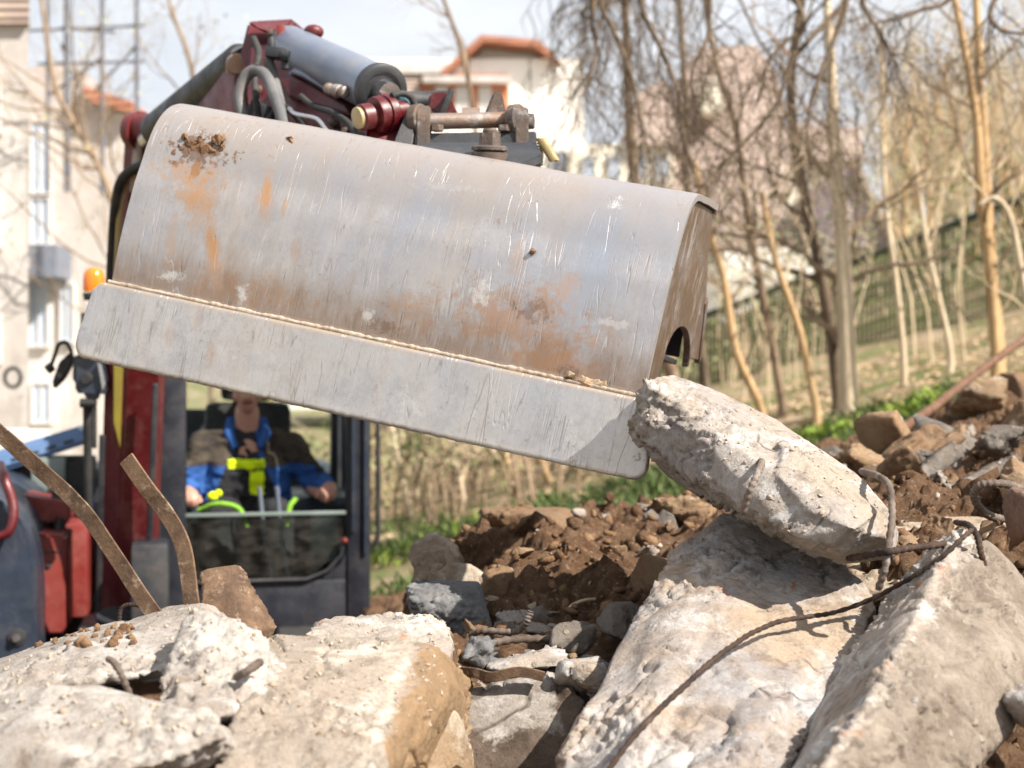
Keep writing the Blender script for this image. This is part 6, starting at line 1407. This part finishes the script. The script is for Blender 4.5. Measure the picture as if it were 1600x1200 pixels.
def wblock(mb, px0, px1, py0, py1, d, dep, mi=0):
    a, b = P(px0, py0, d), P(px1, py1, d); k = (d+dep)/d
    pts = [(a.x, d, a.z), (b.x, d, a.z), (b.x, d, b.z), (a.x, d, b.z)]; bk = [(a.x*k if a.x > 0 else a.x*k*.98, d+dep, a.z), ((b.x*k-.1) , d+dep, a.z), ((b.x*k-.1), d+dep, b.z), (a.x*k if a.x > 0 else a.x*k*.98, d+dep, b.z)]
    V = pts+bk; return mb.quads(V, [(0, 1, 2, 3), (5, 4, 7, 6), (1, 5, 6, 2), (4, 0, 3, 7), (4, 5, 1, 0), (3, 2, 6, 7)], mi)
# white building in the middle
B1 = empty('white_building', tuple(P(740, 500, 42)), 'overexposed white building with a red brick storey behind the hitch', 'building')
m = MB(); fbox(m, 452, 912, 92, 640, 42, 9); fbox(m, 700, 905, 190, 640, 41.2, .75); m.build('wall', M['wall_white'], B1)
m = MB(); fbox(m, 598, 795, 116, 188, 41.1 if False else 41.9, .09); m.build('brick_band', M['brick'], B1)
m = MB(); m.prism([P(688,112,41.5), P(752,54,41.5), P(842,62,41.5), P(872,92,41.5), P(872,98,41.5), P(836,72,41.5), P(756,64,41.5), P(694,118,41.5)], (0, 1.2, 0), 0, 0); m.prism([P(700,104,42.5), P(756,60,42.5), P(840,70,42.5), P(870,96,42.5), P(870,120,42.5), P(700,120,42.5)], (0, 6, 0), 1, 0); m.build('roof', [M['roof_red'], M['wall_white']], B1)
m = MB(); fbox(m, 560, 700, 98, 114, 41.6, .39); fbox(m, 660, 800, 118, 128, 41.5, .3); m.build('cornice', M['wall_beige'], B1)
m = MB(); fbox(m, 612, 655, 114, 150, 41.7, .19); m.build('dark_dormer', M['roof_pink'], B1)
for px in (690, 722, 758): window(px, 156, 16, 38, 41.88, B1, 'winframe', 'winframe')
for px in (640, 700, 760, 820, 875):
    for py in (260, 340, 430): window(px, py, 22, 44, 41.15 if px > 710 else 41.98, B1)
# building with the tall pink brown roof
B2 = empty('mansard_building', tuple(P(1180, 480, 38)), 'cream building with a tall pinkish brown roof behind the trees', 'building')
m = MB(); fbox(m, 1050, 1345, 250, 640, 38, 8); fbox(m, 892, 1052, 225, 640, 37.5, 7); m.build('wall', M['wall_cream'], B2)
m = MB(); m.prism([P(1035,300,37.4), P(1045,210,37.8), P(1078,92,39.2), P(1105,74,39.6), P(1180,70,39.6), P(1212,110,39.2), P(1232,220,37.8), P(1240,300,37.4)], (0, 6, 0), 0, 0)
m.prism([P(978,225,37.2), P(1000,142,37.6), P(1040,122,38), P(1062,225,37.2)], (0, 5, 0), 0, 0); m.prism([P(1085,385,36.6), P(1105,290,37.3), P(1215,285,37.3), P(1245,385,36.6)], (0, .9, 0), 0, 0)
m.prism([P(1228,250,37.6), P(1240,190,38), P(1345,200,38), P(1352,250,37.6)], (0, 6, 0), 0, 0); m.build('roof', M['roof_pink'], B2)
m = MB(); fbox(m, 1098, 1130, 120, 175, 37.2, 1.5); m.build('dormer', M['wall_cream'], B2)
for px in (920, 960, 1000, 1035):
    for py in (262, 330, 400): window(px, py, 16, 34, 37.48, B2, 'winframe', 'win_sky')
for px in (1150, 1200, 1260, 1305):
    for py in (420, 480): window(px, py, 18, 34, 37.98, B2)
B3 = empty('gabled_house', tuple(P(1350, 500, 33)), 'low house with a steep pinkish grey roof edge above the fence', 'house')
m = MB(); m.prism([P(1318,262,33), P(1340,262,33), P(1398,384,33), P(1318,390,33)], (0, 5, 0), 0, 0); m.build('roof', M['roof_grey'], B3)
m = MB(); m.prism([P(1336,258,32.8), P(1344,256,32.8), P(1402,382,32.8), P(1394,386,32.8)], (0, 5.3, 0), 0, 0); m.build('verge_board', M['roof_pink'], B3)
m = MB(); fbox(m, 1130, 1385, 388, 620, 33.2, 4.6); m.build('wall', M['wall_white'], B3)
# old buildings on the left
B4 = empty('old_left_building', tuple(P(-60, 640, 17)), 'tall brownish plastered building cut by the left picture edge', 'building')
m = MB(); wblock(m, -420, 44, 36, 760, 17, 7); m.build('wall', M['wall_beige'], B4); m = MB(); wblock(m, -420, 46, -260, 36, 16.9, 7.2); m.build('roof', M['roof_pink'], B4)
for py in (160, 340, 520): window(-20, py, 30, 90, 16.98, B4)
B5 = empty('beige_facade_building', tuple(P(130, 660, 23)), 'sunlit beige building with tall bluish windows and a red roof edge left of the excavator', 'building')
m = MB(); m.prism([P(30,110,23), P(110,95,23), P(210,180,23), P(214,760,23), P(30,760,23)], (-2.3, 8, 0), 0, 0); m.build('wall', M['wall_beige'], B5)
m = MB(); m.prism([P(120,132,22.7), P(150,140,22.7), P(206,158,22.7), P(208,176,22.7), P(140,158,22.7)], (0, 1.5, 0), 0, 0); m.build('roof', M['roof_red'], B5)
for px, py, w_, h_ in ((62,245,26,110), (62,345,26,70), (60,490,26,100), (104,490,18,90), (64,630,26,60)): window(px, py, w_, h_, 22.98, B5, 'winframe', 'win_sky')
m = MB(); fbox(m, 46, 88, 382, 432, 22.2, .75); m.build('balcony', M['cyl'], B5)
B6 = empty('low_wall', tuple(P(60, 690, 12)), 'low pale wall and stones at the left edge behind the machine', 'wall')
m = MB(); fbox(m, -200, 60, 672, 800, 13, .4, 0, .03); m.build('coping', M['wall_beige'], B6)
M['scaf'] = painted('grey_scaffold_tube', (.10, .11, .14, 1), (.16, .17, .2, 1), .5, .1)
SF = empty('scaffold', tuple(P(130, 300, 21)), 'thin dark scaffold tubes against the pale sky above the beige building', 'scaffold')
for px, r in ((75, .03), (105, .05), (160, .035), (214, .035)): MB().cyl(P(px, -60, 21), P(px, 300, 21), r, 8).build('upright', M['scaf'], SF)
for a, b in (((40, 48), (225, 40)), ((60, 100), (225, 96)), ((96, 44), (180, 50)), ((150, 140), (215, 70)), ((75, 150), (160, 90)), ((96, 70), (130, 150))): MB().cyl(P(a[0], a[1], 21.05), P(b[0], b[1], 21.05), .022, 8).build('ledger', M['scaf'], SF)
RG = MB(); c = P(20, 590, 15); RG.tube([c+Vector((math.cos(a)*.085, 0, math.sin(a)*.10)) for a in np.linspace(0, 6.28, 24)], .022, 8); o = RG.build('life_ring', M['rubber'], None)
tag(o, 'small dark ring hanging on the left building', 'ring'); o.name = 'wall_ring'
